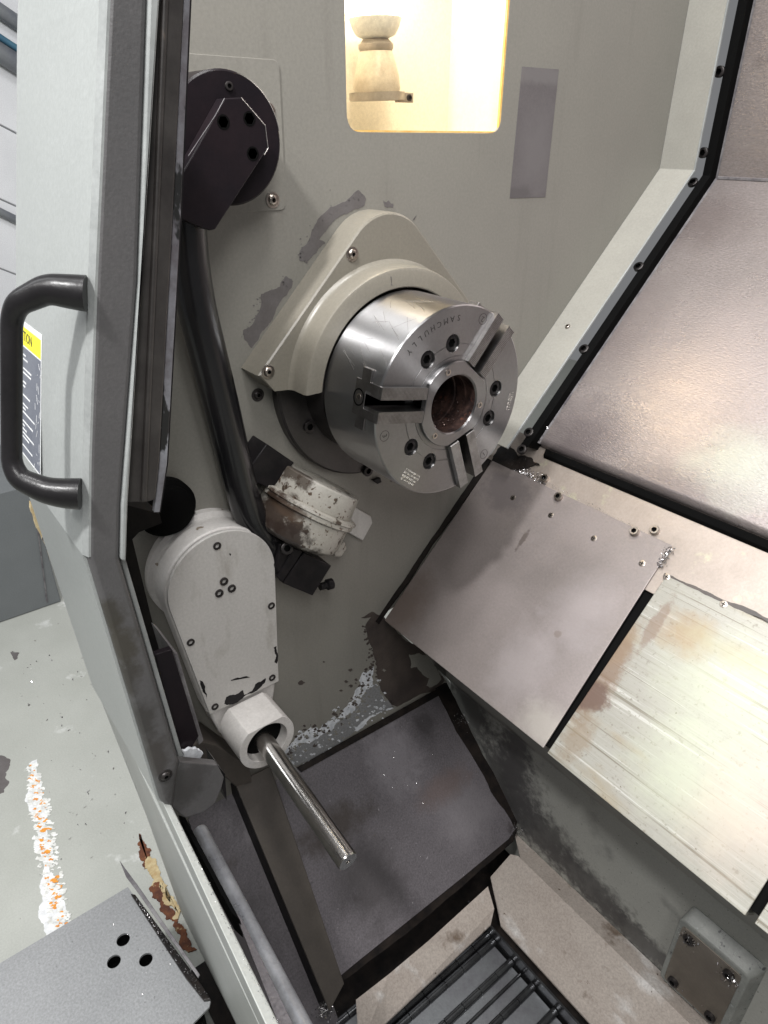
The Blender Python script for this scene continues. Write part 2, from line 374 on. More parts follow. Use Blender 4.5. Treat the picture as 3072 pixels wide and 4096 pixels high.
# ------------------------------------------------------------------ shared small meshes (built at the origin, +Z out, mm)
def smesh(name, mb, mats, smooth=35):
    me = mb.mesh(name)
    for m in mats: me.materials.append(m)
    me.shade_smooth(); me.set_sharp_from_angle(angle=R_(smooth)); return me
def dome_screw(r, mat, washer=True, seg=24):
    mb = MB()
    prof = []
    if washer: prof += [(0, r*1.42), (1.2, r*1.42), (1.4, r*1.3)]
    prof += [(1.4 if washer else 0, r), (r*.28, r*.98), (r*.5, r*.82), (r*.62, r*.6), (r*.62, -r*.36), (r*.2, -r*.36)]
    mb.lathe(prof, (0,0,0), (0,0,1), (1,0,0), seg)
    me = smesh('screw', mb, [mat, m_hole])
    for p in me.polygons:
        if all((Vector(me.vertices[i].co).xy.length < r*.45*MM) for i in p.vertices): p.material_index = 1
    return me
def cap_screw(r, h, mat, seg=24):
    mb = MB(); mb.lathe([(0, r), (h*.9, r), (h, r*.9), (h, -r*.5), (h*.3, -r*.5)], (0,0,0), (0,0,1), (1,0,0), seg)
    me = smesh('cap_screw', mb, [mat, m_hole])
    for p in me.polygons:
        if all((Vector(me.vertices[i].co).xy.length < r*.62*MM) for i in p.vertices): p.material_index = 1
    return me
def flat_screw(r, mat):
    mb = MB(); mb.lathe([(0, r), (.5, r*.95), (.7, r*.8)], (0,0,0), (0,0,1), (1,0,0), 16)
    me = mb.mesh('flat_screw'); 
    mb2 = MB()
    mb.box((-r*.6,-r*.12,.72), (r*.6,r*.12,.8)).box((-r*.12,-r*.6,.74), (r*.12,r*.6,.82))
    me = smesh('flat_screw', mb, [mat, m_hole])
    for p in list(me.polygons)[-12:]: p.material_index = 1
    return me
S_dome = dome_screw(6.5, m_screw); S_dome_s = dome_screw(5, m_screw, False); S_dark = dome_screw(6.5, m_screw_dk)
S_cap = cap_screw(6.5, 7, m_screw); S_cap_dk = cap_screw(9, 6, m_screw_dk); S_cap_sm = cap_screw(4.2, 2.5, m_screw_dk)
S_bolt = cap_screw(10.3, 5, m_black); S_flat = flat_screw(5.2, m_screw); S_ring = cap_screw(4.2, 1.2, m_screw)

def text_mesh(body, size, ext=.0002):
    c = bpy.data.curves.new('lettering', 'FONT'); c.body = body; c.size = size; c.extrude = ext; c.align_x = 'CENTER'; c.align_y = 'CENTER'; c.resolution_u = 2
    o = bpy.data.objects.new('lettering', c); COL.objects.link(o); bpy.context.view_layer.update()
    me = bpy.data.meshes.new_from_object(o.evaluated_get(bpy.context.evaluated_depsgraph_get())); bpy.data.objects.remove(o); return me
def text_into(mb, body, size_mm, pos, xdir, ydir):
    me = text_mesh(body, size_mm*MM); x = Vector(xdir).normalized(); y = Vector(ydir).normalized(); z = x.cross(y); p = Vector(pos)
    mb.add([p + (x*v.co.x + y*v.co.y + z*v.co.z)/MM for v in me.vertices], [tuple(f.vertices) for f in me.polygons])
    bpy.data.meshes.remove(me)

def chips_mb(points, size, seed, n_out=Vector((0,0,1)), flat=.4):
    rnd = random.Random(seed); mb = MB()
    for p in points:
        s = size * rnd.uniform(.4, 1.3); d = Vector((rnd.gauss(0,1), rnd.gauss(0,1), rnd.gauss(0,1))).normalized()
        e = d.orthogonal().normalized(); g = d.cross(e); q = Vector(p) + n_out * s*flat
        mb.add([q + d*s, q - d*s*.7 + e*s*.5, q - d*s*.6 - e*s*.5, q + g*s*.5 + e*.1*s], [(0,1,3),(1,2,3),(2,0,3),(0,2,1)])
    return mb
def scatter_quad(a, b, c, d, n, seed, pw=1.0):
    rnd = random.Random(seed); out = []
    for i in range(n):
        s = rnd.random()**pw; t = rnd.random()
        out.append((Vector(a)*(1-s) + Vector(b)*s)*(1-t) + (Vector(d)*(1-s) + Vector(c)*s)*t)
    return out

# ================================================================== HEADSTOCK WALL
XW = -190.0
wall = thing('headstock_wall', 'beige painted sheet metal wall behind the chuck with a lit window', 'machine wall', (XW, 0, -742))
outl = [(-335, 930), (681, 930), (681, 257), (256, -168), (300, -235), (60, -470), (29, -475), (160, -652), (212, -738), (212, -775), (-405, -775), (-405, 90), (-335, 235)]
win = roundpoly([Vector((XW, -27, 640)), Vector((XW, -27, 312.5)), Vector((XW, 250.5, 312.5)), Vector((XW, 250.5, 640))], 22, 6)
mb = MB(); mb.ext([(XW - 3, y, z) for y, z in outl], (3, 0, 0))
panel = part('panel', mb, m_wall, wall)
cutm = MB(); cutm.ext([p + Vector((-20, 0, 0)) for p in win], (40, 0, 0)); cut(panel, cutm)
# flange folded out of the wall along the back edge
mb = MB()
fl = [(681, 930), (681, 257), (253, -171)]
fo = [(684.5, 930), (684.5, 255.5), (255.5, -173.5)]
A = [Vector((XW, y, z)) for y, z in fl] + [Vector((XW, y, z)) for y, z in fo[::-1]]
mb.ext(A, (70, 0, 0)); part('flange', mb, m_flange, wall, bevel=.8)
mb = MB(); mb.ext([(-121.5, y, z) for y, z in [(680.4, 930), (680.4, 257.2), (252.4, -170.6)]] + [(-121.5, y, z) for y, z in [(255.8, -173.8), (684.9, 255.3), (684.9, 930)]], (3, 0, 0))
part('flange_lip', mb, m_trim, wall, bevel=.8)
inst('screw', S_dome_s, wall, slant(-160, (P(1223,693,0,-155)[1]+P(1223,693,0,-155)[2])*R2, 425, 0.0), EN)
# dark rectangle of old label
mb = MB(); mb.ext([(XW + .1, 285, 397.5), (XW + .1, 366.5, 398), (XW + .1, 367, 221.5), (XW + .1, 282.5, 223.5)], (.5, 0, 0)); part('label_residue', mb, m_tape, wall)
# bare patches where the paint is gone
def wpatch(pts, mat, seed, amp=.13, it=4, name='bare_patch', x=XW, h=.35):
    q = jag([P(u, v, 0, x + h) for u, v in pts], amp, it, seed); mbx = MB(); mbx.ext([p - Vector((h - .05, 0, 0)) for p in q], (h, 0, 0)); return part(name, mbx, mat, wall)
zg = lambda a, b: ((940 + a/1.659)*.54004, (760 + b/1.659)*.54004)
wpatch([zg(*p) for p in [(815,0),(870,60),(860,100),(690,180),(560,330),(600,350),(540,420),(480,475),(430,470),(430,410),(520,260),(640,110)]], m_peel, 1, .1)
wpatch([zg(*p) for p in [(340,570),(378,590),(375,650),(250,860),(150,1000),(110,1050),(60,990),(55,930),(110,900),(175,690),(300,640)]], m_peel, 2, .12)
wpatch([zg(*p) for p in [(985,70),(1050,90),(1050,118),(1010,118),(990,95)]], m_peel, 3, .25)
wpatch([zg(*p) for p in [(1180,205),(1205,170),(1190,185)]], m_peel, 4, .2)
zl = lambda a, b: ((1400 + a/2.011)*.54004, (2300 + b/2.011)*.54004)
wpatch([zl(*p) for p in [(90,345),(180,295),(270,330),(480,540),(690,690),(760,850),(700,930),(600,950),(380,1060),(270,950),(220,830),(200,680),(150,530),(120,420),(170,340)]], m_stain, 5, .07, 4, 'stain', h=.5)
wpatch([zl(*p) for p in [(475,640),(560,630),(640,660),(700,760),(735,840),(700,880),(640,905),(615,890),(640,830),(540,740),(490,750)]], m_flange, 6, .1, 3, 'paint_island', h=.9)
rnd = random.Random(77)
def flake_row(pts, mat, n, spread, smin, smax, name, seed, h=.35):
    rr = random.Random(seed); mbx = MB()
    for i in range(n):
        k = rr.random()*(len(pts)-1); a = int(k); t = k - a
        u = pts[a][0]*(1-t) + pts[a+1][0]*t + rr.gauss(0, spread); v = pts[a][1]*(1-t) + pts[a+1][1]*t + rr.gauss(0, spread); q_ = rr.uniform(smin, smax)
        q = jag([P(u - q_, v, 0, XW + h), P(u, v - q_*.8, 0, XW + h), P(u + q_, v, 0, XW + h), P(u, v + q_*.7, 0, XW + h)], .25, 2, seed*100 + i)
        mbx.ext([p - Vector((h - .05, 0, 0)) for p in q], (h, 0, 0))
    o = part(name, mbx, mat, wall, kind='stuff'); return o
flake_row([zg(*p) for p in [(865,40),(690,100),(520,250),(430,420),(480,480)]], m_peel, 40, 5, .8, 3, 'paint_flakes', 61)
flake_row([zg(*p) for p in [(375,580),(300,640),(170,700),(100,900),(50,960)]], m_peel, 40, 5, .8, 3, 'paint_flakes', 62)
flake_row([zl(*p) for p in [(130,420),(150,530),(200,680),(225,830)]], m_stain, 60, 6, .8, 4, 'paint_flakes', 63)
flake_row([(612,1630),(655,1590),(715,1568),(758,1520),(790,1465),(808,1440)], m_stain, 90, 9, .8, 4.5, 'paint_flakes', 64, .9)
flake_row([(612,1640),(660,1600),(715,1582),(765,1540),(795,1490),(812,1470)], m_wall, 90, 9, 1, 5, 'paint_flakes', 65, 1.0)
flake_row([(620,1655),(680,1620),(740,1585),(800,1540),(835,1520)], m_white_peel, 70, 10, .8, 4, 'paint_flakes', 66, .8)
# lifted and chipped paint just above the chute
rnd = random.Random(11)
wpatch([(600,1622),(640,1590),(690,1575),(735,1545),(765,1500),(785,1452),(808,1440),(818,1500),(850,1530),(760,1580),(640,1652),(610,1660)], m_white_peel, 22, .2, 5, 'lifted_paint', h=.3)
wpatch([(612,1642),(655,1605),(715,1580),(760,1540),(790,1490),(812,1478),(822,1500),(855,1530),(760,1585),(640,1655),(614,1662)], m_tank, 21, .22, 5, 'bare_metal', h=.5)
for i in range(22):
    t = rnd.random(); u = 610 + 205*t + rnd.uniform(-14, 14); v = 1640 - 165*t + rnd.uniform(-20, 16) ; s = rnd.uniform(2, 6)
    wpatch([(u - s, v + s*.3), (u - s*.2, v - s*.7), (u + s, v - s*.4), (u + s*.5, v + s*.6)], m_white_peel if rnd.random() < .62 else m_stain, 100 + i, .25, 3, 'paint_flake', h=.8)
for i, (u, v, s) in enumerate([(652,1475,8),(757,1448,5),(737,1492,4),(790,1452,4),(760,1510,5),(845,1040,3),(700,1430,3)]):
    wpatch([(u - s, v), (u, v - s*.7), (u + s, v), (u, v + s*.6)], m_stain, 200 + i, .2, 3, h=.4)
spot(m_tape, (XW, 0, -742), (XW, 325, 390), (50, 60, 12), (.16,.15,.15), .8, 40, .3); spot(m_tape, (XW, 0, -742), (XW, 335, 290), (50, 40, 50), (.15,.14,.142), .7, 30, .6); spot(m_tape, (XW, 0, -742), (XW, 300, 230), (50, 30, 10), (.09,.082,.084), .7, 40, .4)
# lamp box behind the window
box = MB()
xb = -335
for q in ([(xb, -60, 280), (xb, 290, 280), (xb, 290, 640), (xb, -60, 640)],):
    box.add(q, [(0,1,2,3)])
box.add([(XW-3, -60, 285), (XW-3, 290, 285), (xb, 290, 300), (xb, -60, 300)], [(0,1,2,3)])
box.add([(XW-3, -50, 280), (XW-3, -50, 640), (xb, -50, 640), (xb, -50, 280)], [(0,1,2,3)])
box.add([(XW-3, 275, 280), (XW-3, 275, 640), (xb, 275, 640), (xb, 275, 280)], [(0,1,2,3)])
box.add([(XW-3, -60, 640), (XW-3, 290, 640), (xb, 290, 640), (xb, -60, 640)], [(0,1,2,3)])
part('lamp_box', box, m_lampbox, wall, fix=False)
mb = MB(); mb.ext([p + Vector((-2.6, 0, 0)) + (Vector((XW,111,476))-p).normalized()*(-3) for p in win], (1.2, 0, 0)); part('window_pane', mb, m_glass, wall)
g = MB()
for a, b in ([(249.5, 640), (249.5, 318)], [(244, 313.3), (-20, 313.3)]):
    if a[0] == b[0] or abs(a[0]-b[0]) < 1: g.box((XW-4, a[0]-3, b[1]), (XW-.6, a[0]+.6, a[1]))
    else: g.box((XW-4, b[0], a[1]-.6), (XW-.6, a[0], a[1]+1.6))
part('sealant_bead', g, m_sil, wall)

# the work lamp itself
lc = P(835, 40, 0, -275)
lamp = thing('work_lamp', 'glowing work lamp in a clamped holder behind the window', 'lamp', (lc.x, lc.y, 330))
ax_ = Vector((0, -.04, 1)).normalized()
o0 = Vector((-275, P(815,215,0,-275)[1], 352))
mb = MB(); mb.lathe([(96, 37), (120, 40), (210, 40), (250, 30), (262, 10)], o0, ax_, (1,0,0), 32); part('bulb', mb, m_bulb, lamp, 40)
mb = MB(); mb.lathe([(72, 17), (76, 27), (84, 32), (95.5, 36)], o0, ax_, (1,0,0), 32); part('frosted_neck', mb, m_stw, lamp, 40)
mb = MB(); mb.lathe([(58, 22), (61, 24), (66, 24), (72, 17)], o0, ax_, (1,0,0), 32); part('ferrule', mb, m_clamp, lamp, 40)
mb = MB(); mb.lathe([(8, 30), (14, 33), (30, 31), (54, 24), (58, 22)], o0, ax_, (1,0,0), 32); part('holder', mb, m_porc, lamp, 40)
mb = MB(); mb.lathe([(0, 36), (0, 39), (10, 39), (10, 33)], o0, ax_, (1,0,0), 32, closed=True); mb.box(o0 + Vector((15, 20, -2)), o0 + Vector((24, 46, 10))); part('clamp_band', mb, m_clamp, lamp, 40)
inst('clamp_bolt', S_cap_sm, lamp, o0 + Vector((24, 38, 4)), (1,0,0))
ll = bpy.data.lights.new('lamp_light', 'POINT'); ll.energy = .48; ll.color = (1.0, .9, .76); ll.shadow_soft_size = .04
lo = bpy.data.objects.new('lamp_light', ll); COL.objects.link(lo); lo.location = (o0 + Vector((75, 20, 150))) * MM

# ================================================================== UPPER PLATE, HUB AND BLOCK
pl = thing('cover_plate', 'thin beige cover plate screwed on the wall behind the black hub', 'plate', (XW, -170, 305))
mb = MB(); mb.ext(roundpoly([Vector((XW+.1, -290, 384)), Vector((XW+.1, -121, 384)), Vector((XW+.1, -123.5, 227)), Vector((XW+.1, -290, 227))], 9), (1.8, 0, 0))
part('plate', mb, m_wall, pl, bevel=.5)
inst('screw', S_dome, pl, (XW + 1.9, -140, 333), (1,0,0)); inst('screw', S_dome, pl, (XW + 1.9, -142, 239), (1,0,0))
hub = thing('pivot_hub', 'round black hub with a chamfered black block in front of the cover plate', 'hub', (XW, -225, 304))
mb = MB(); mb.lathe([(2, 64), (58, 64), (60, 62), (60, 5)], (XW, -223, 304), (1,0,0), (0,0,1), 64); part('disc', mb, m_blackpaint, hub, 30)
zb = lambda a, b: ((500 + a/2.2114)*.54004, (b/2.2114)*.54004)
bl = [P(*zb(*p), 0, -110) for p in [(880,870),(1025,862),(1240,1110),(1265,1310),(800,2030),(750,2040),(640,2000),(430,1900),(470,1600)]]
mb = MB(); mb.ext(bl, (-19, 0, 0)); part('block', mb, m_blackpaint, hub, bevel=1.2)
for p in [(870,1080),(1100,1050),(1130,1360)]:
    mb = MB(); c = P(*zb(*p), 0, -110); mb.lathe([(0, 7), (.4, 7), (.4, -5), (-2, -4)], c, (1,0,0), (0,0,1), 24); part('bolt_hole', mb, m_hole, hub)
mb = MB(); mb.tube([P(*zb(*p), 0, -110.2) for p in [(1025,862),(1240,1110),(1265,1310),(1230,1370)]], .55, 8); part('worn_lit_edge', mb, m_engl, hub)  # bright tubes draw the worn edges together with their highlights
mb = MB(); mb.tube([P(*zb(*p), 0, -110.2) for p in [(880,870),(800,1020),(560,1380)]], .35, 8); part('worn_lit_edge', mb, m_edge, hub)
mb = MB(); mb.tube([Vector((XW + 59.4, -223 + 63.4*math.cos(R_(a)), 304 + 63.4*math.sin(R_(a)))) for a in range(8, 75, 3)], .6, 8); part('worn_lit_edge', mb, m_engl, hub)
for p in [(915,760)]:
    inst('screw', S_cap_sm, hub, P(*zb(*p), 0, -130), (1,0,0))

# ================================================================== BLACK HOSE
hz = -150
pth = [P(398, 380, 0, hz), P(402, 520, 0, hz), P(421, 650, 0, hz), P(472, 850, 0, hz), P(519, 1050, 0, hz), P(548, 1135, 0, hz), P(600, 1195, 0, hz), P(640, 1215, 0, hz - 8)]
mb = MB(); mb.tube(rounded(pth, 45, 8), 22.5, 24)
single('hose', mb, m_hose, 'thick black hose running down the wall behind the door edge', 'hose', pth[3], smooth=50)

# ================================================================== ACTUATOR
za = lambda a, b: ((950 + a/2.212)*.54004, (1450 + b/2.212)*.54004)
act = thing('actuator', 'stained white actuator with flaking paint below the chuck flange', 'actuator', P(660, 1090, 0, XW))
def actpart(name, pts, xf, xb, mat, bevel=3, seg=3):
    mbx = MB(); q = [P(*za(*p), 0, xf) for p in pts]; mbx.ext(q, (xb - xf, 0, 0)); return part(name, mbx, mat, act, 40, bevel, seg)
actpart('mounting_lug', [(990,1255),(1185,1365),(1198,1420),(1110,1580),(985,1510)], -178, XW, m_catch, 2)
actpart('end_cap', [(260,720),(505,888),(405,1010),(300,1120),(150,1060),(95,945)], -150, XW, m_black, 1.5, 2)
xa_ = -143.0
c0 = P(*za(743,1037), 0, xa_); c1 = P(*za(500,1515), 0, xa_); pxm = (P(*za(985,1190), 0, xa_) - P(*za(500,885), 0, xa_)).length/573
aa = (c1 - c0).normalized(); TL = (c1 - c0).length/545
def actlathe(name, prof, mt):
    mbx = MB(); mbx.lathe([(t*TL, q*pxm) for t, q in prof], c0, aa, (1,0,0), 64); return part(name, mbx, mt, act, 30)
actlathe('rear_housing', [(0, 250), (6, 280), (18, 288), (200, 300), (212, 296), (212, 200)], m_actuator)
actlathe('rib_band', [(212, 320), (220, 338), (290, 340), (298, 334), (298, 200)], m_actuator)
actlathe('rib_band', [(216, 200), (216, 326), (222, 348), (246, 350), (254, 340), (254, 200)], m_actuator)
actlathe('front_housing', [(300, 290), (304, 316), (480, 318), (540, 306), (580, 270), (600, 200)], m_actuator)
for (u, v, ru, cl_, am) in [(300,1330,30,(.035,.022,.016),.95),(420,1500,26,(.03,.02,.016),.95),(560,1640,20,(.03,.022,.018),.9),(560,1000,16,(.05,.035,.025),.85),(330,1180,16,(.05,.03,.02),.8),(230,1250,24,(.02,.015,.012),.95),(450,1290,14,(.07,.045,.03),.8)]:
    spot(m_actuator, P(660, 1090, 0, XW), P(*za(u, v), 0, -115), (45, ru, ru), cl_, am, 45, .2)
actpart('lug', [(840,1640),(955,1590),(972,1650),(920,1725),(860,1725)], -150, XW, m_actuator, 3)
actpart('connector', [(590,1680),(832,1800),(665,2065),(405,1955)], -120, XW, m_black, 1.2, 2)
actpart('connector_flange', [(350,1900),(500,1640),(578,1674),(396,1950)], -120, XW, m_black, 1.5, 2)
mb = MB(); a0 = P(*za(730,1985), 0, -140); a1 = P(*za(835,1955), 0, -140); mb.tube([a0, a0*.5+a1*.5, a0*.4+a1*.6, a1], [6, 6, 9, 9], 16); part('nipple', mb, m_black, act, 40)
inst('screw', S_cap_dk, act, P(*za(430,1640), 0, -116), (1, -.2, .4))
actpart('bracket', [(380,1600),(520,1640),(500,1730),(360,1900),(330,1800)], -122, XW, m_black, 3, 2)

# ================================================================== SPINDLE FLANGE, GUARD
fl_ = thing('spindle_flange', 'dark iron flange disc bolted to the wall behind the chuck', 'flange', (XW, 0, 0))
mb = MB(); mb.lathe([(0.3, 162), (15, 162), (18, 159), (18, 120), (60, 118), (60, 20)], (XW, 0, 0), (1,0,0), (0,0,1), 128); part('disc', mb, m_disc, fl_, 30)
for y, z in [(-117, -58), (110, -70)]:
    inst('screw', S_cap_dk, fl_, (XW + 17, y, z), (1,0,0))
wb = thing('wall_bolt', 'dark socket bolt on the wall left of the guard corner', 'bolt', (XW, -184, -2), group='bolts on the headstock wall')
inst('screw', S_dark, wb, (XW, -184, -2), (1,0,0))
wb = thing('wall_bolt', 'dark socket bolt at the bottom rim of the spindle flange', 'bolt', (XW, -12, -160), group='bolts on the headstock wall')
inst('screw', S_cap_dk, wb, (XW + 18, -14, -157), (1,0,0))
mb = MB(); q = [P(*za(*p), 0, XW + 1) for p in [(1178,1035),(1250,1010),(1262,1050),(1225,1068)]]; mb.ext(q, (5,0,0)); part('bracket', mb, m_black, wb, bevel=1)

gd = thing('spindle_guard', 'beige cast guard hooded over the chuck with a rounded top', 'guard', (XW, 0, 100))
def arc(cy, cz, r, a0, a1, n):
    return [(cy + r*math.cos(R_(a0 + (a1-a0)*i/n)), cz + r*math.sin(R_(a0 + (a1-a0)*i/n))) for i in range(n+1)]
rt = 72; apex = 251.0; cz0 = apex - rt*math.sqrt(2)
def gpoly(x, off=0):
    r = rt - off
    top = arc(5, cz0, r, 45, 135, 16)
    left = [(-205 + off*1.4, 40), (-182, 15)]; 
    return [Vector((x, 211 - off*1.4, 40)), *[Vector((x, y, z)) for y, z in top], *[Vector((x, y, z)) for y, z in left], Vector((x, -162, 13)), Vector((x, 162, 13)), Vector((x, 188, 15))]
mb = MB()
ringsG = [gpoly(XW + .3, 0), gpoly(-149, 0), gpoly(-145.5, .8), gpoly(-144, 3)]
for i in range(3):
    n = len(ringsG[0]); b = len(mb.v); mb.v += ringsG[i] + ringsG[i+1]
    mb.f += [(b + k, b + (k+1) % n, b + n + (k+1) % n, b + n + k) for k in range(n)]
b = len(mb.v); mb.v += ringsG[3]; mb.f.append(tuple(range(b, b + len(ringsG[3]))))
b = len(mb.v); mb.v += ringsG[0]; mb.f.append(tuple(range(b, b + len(ringsG[0]))))
gb = part('hood', mb, m_guard, gd, 40)
bm = bmesh.new(); bm.from_mesh(gb.data); bmesh.ops.remove_doubles(bm, verts=bm.verts, dist=1e-6); bmesh.ops.recalc_face_normals(bm, faces=bm.faces); bm.to_mesh(gb.data); bm.free()
c_ = MB(); c_.lathe([(0, 131), (200, 131)], (-300, 0, 0), (1,0,0), (0,0,1), 96); cut(gb, c_)
gb.data.shade_smooth(); gb.data.set_sharp_from_angle(angle=R_(22))
# collar: half ring with a fillet onto the hood
prof = [(-143.8, 131), (-110, 131), (-108.5, 132.5), (-108.5, 152), (-110, 155.5), (-114, 157.5), (-136, 158), (-141, 159.5), (-143.8, 163)]
mb = MB(); a0, a1, ns = 180 - 4.5, 4.5, 64
prev = None
for i in range(ns + 1):
    th = R_(a0 + (a1 - a0)*i/ns); ring = [Vector((x, r*math.cos(th), r*math.sin(th))) for x, r in prof]
    if i in (0, ns): ring = [Vector((x, r*math.cos(th), 13 + .0)) for x, r in prof]
    b = len(mb.v); mb.v += ring
    if prev is not None: mb.f += [(prev + k, prev + k + 1, b + k + 1, b + k) for k in range(len(prof)-1)] + [(prev + len(prof)-1, prev, b, b + len(prof)-1)]
    else: mb.f.append(tuple(range(b, b + len(prof))))
    prev = b
mb.f.append(tuple(range(prev, prev + len(prof))))
part('collar', mb, m_guard, gd, 40)
inst('screw', S_dome, gd, (-144, -190, 43), (1,0,0)); inst('screw', S_dome, gd, (-144, -55, 174), (1,0,0))
def gchip(pts, seed, xh=-143.6):
    q = jag([P(*zg(*p), 0, xh) for p in pts], .15, 3, seed); mbx = MB(); mbx.ext(q, (-.4,0,0)); part('bare_patch', mbx, m_peel, gd)
gchip([(805,555),(860,520),(920,512),(880,535),(820,560)], 31); gchip([(598,745),(625,720),(620,735)], 32); gchip([(1033,575),(1040,575),(1045,635),(1036,630)], 33, -108)

# ================================================================== CHUCK
ck = thing('lathe_chuck', 'polished steel three jaw chuck with serrated slots and an open bore', 'chuck', (-56, 0, 0))
prof = [(-112, 60), (-112, 126), (-111, 127), (-1.6, 127), (0, 125.2), (0, 79.4), (-.9, 79.3), (-.9, 78.5), (0, 78.4), (0, 64.0), (-.9, 63.9), (-.9, 63.2), (0, 63.1), (0, 47), (-40, 47), (-112, 47)]
mb = MB(); mb.lathe(prof, (0,0,0), (1,0,0), (0,0,1), 160, closed=True)
body = part('body', mb, m_steel, ck, 25)
JA = [168.5, 48.5, -71.5]
cm = MB()
for a in JA:
    u = Vector((0, math.cos(R_(a)), math.sin(R_(a)))); t = Vector((1,0,0)).cross(u)
    q = [u*46 + t*s*7.6 + Vector((x, 0, 0)) for s, x in ((-1, 8), (1, 8), (1, -24), (-1, -24))]; cm.ext(q, u*90)
BP = [(80.5, 92.9), (80.5, 124.1), (81.5, 2.9), (81.5, -27.1), (81.5, -147.1), (81.5, -115.9)]
for r, a in BP:
    cm.lathe([(-7, 11.6), (3, 11.6)], (0, r*math.cos(R_(a)), r*math.sin(R_(a))), (1,0,0), (0,0,1), 32)
cut(body, cm); body.data.shade_smooth(); body.data.set_sharp_from_angle(angle=R_(25))
body.data.materials.append(m_face_dim)
for p in body.data.polygons:
    if p.normal.x > .9 and p.center.x > (56 - 2)*MM: p.material_index = 1
for r, a in BP:
    inst('cap_screw', S_bolt, ck, (-6.9, r*math.cos(R_(a)), r*math.sin(R_(a))), (1,0,0))
# jaws: T section blocks in the slots, each with two serrated rails
for a in JA:
    u = Vector((0, math.cos(R_(a)), math.sin(R_(a)))); t = Vector((1,0,0)).cross(u); X = Vector((1,0,0))
    sec = [(-22.4,-.4),(-22.4,-18),(-38,-18),(-38,-36),(-22.4,-36),(-22.4,-46),(22.4,-46),(22.4,-36),(38,-36),(38,-18),(22.4,-18),(22.4,-.4),(11,-.4),(11,-12),(11,-24),(-11,-24),(-11,-12),(-11,-.4)]
    mb = MB(); mb.ext([u*60 + t*s + X*x for s, x in sec], u*67.4); jw = part('master_jaw', mb, m_jaw, ck, bevel=.5)
    for s in (-1, 1):
        pr = [(53.5, -14)]
        r0 = 53.5; n = 36; st = (127.2 - 53.5)/n
        for i in range(n): pr += [(r0 + st*i, 5.9), (r0 + st*(i + .3), 7), (r0 + st*(i + .7), 7)]
        pr += [(127.2, 5.6), (127.2, -14)]
        mb = MB(); mb.ext([u*r + X*x + t*(s*7.4) for r, x in pr], t*(s*15)); part('serrated_rail', mb, m_jaw, jw)
    mb = MB(); mb.lathe([(0, 11), (.5, 11), (.5, 9), (-6, 8.8)], u*127.2 - X*36, u, X, 24); part('screw_pocket', mb, m_hole, jw)
    inst('set_screw', S_ring, jw, u*126.8 - X*36, u)
# the bore ring: three flats and a hole
mb = MB(); outr = []
for i in range(144):
    th = 2*math.pi*i/144; r = 57.5
    for a in JA:
        c = math.cos(th - R_(a))
        if c > 0: r = min(r, 51.5/c)
    outr.append(Vector((0, r*math.cos(th), r*math.sin(th))))
hol = [Vector((0, 39*math.cos(2*math.pi*i/144), 39*math.sin(2*math.pi*i/144))) for i in range(144)]
b = 0; X = Vector((1,0,0))
sets = [[p*1.0 + X*-3 for p in outr], [p + X*4 for p in outr], [p*.985 + X*5 for p in outr], [p*1.05 + X*5 for p in hol], [p + X*3.2 for p in hol], [p + X*-14 for p in hol], [p*.94 + X*-14 for p in hol], [p*.94 + X*-30 for p in hol], [p*1.0 + X*-30 for p in hol], [p*1.0 + X*-34 for p in hol], [p*.95 + X*-35 for p in hol], [p*.95 + X*-40 for p in hol], [p*1.02 + X*-41 for p in hol], [p*1.02 - X*112 for p in hol]]
for s_ in sets: mb.v += s_
for k in range(len(sets)-1):
    mb.f += [(k*144 + i, k*144 + (i+1) % 144, (k+1)*144 + (i+1) % 144, (k+1)*144 + i) for i in range(144)]
br = part('bore_ring', mb, [m_face_dim, m_bore], ck, 30, fix=False)
for p in br.data.polygons:
    if p.index >= 144*4: p.material_index = 1
mb = MB(); mb.lathe([(-113, 46), (-112.5, 40), (-112, 5)], (0,0,0), (1,0,0), (0,0,1), 48); part('bore_end', mb, m_bore, ck)
for r, a in [(48.3, 107.4), (48.3, -12.6), (48.3, -132.6)]:
    inst('ring_screw', S_ring, ck, (4.6, r*math.cos(R_(a)), r*math.sin(R_(a))), (1,0,0))
# light scratches on the polished side, and swarf in the bore
rnd = random.Random(4); mb = MB()
for i in range(26):
    a = R_(rnd.uniform(92, 150)); x = rnd.uniform(-95, -25); da = R_(rnd.uniform(3, 12))*rnd.choice((1, 1, -1)); dx = rnd.uniform(14, 40)
    mb.tube([Vector((x + dx*t, 127.02*math.cos(a + da*t), 127.02*math.sin(a + da*t))) for t in (0, .25, .5, .75, 1)], .16, 5)
part('scratch_marks', mb, m_engl, ck, kind='stuff')
pts = []
for i in range(700):
    a = R_(rnd.gauss(-95, 45)); x = rnd.uniform(-100, -14); rr_ = 36 if x > -30 else 39.5
    pts.append(Vector((x, rr_*math.cos(a), rr_*math.sin(a))))
part('swarf', chips_mb(pts, 1.7, 44), m_bore, ck, kind='stuff')
part('swarf', chips_mb(pts[::9], .9, 45), m_chip, ck, kind='stuff')
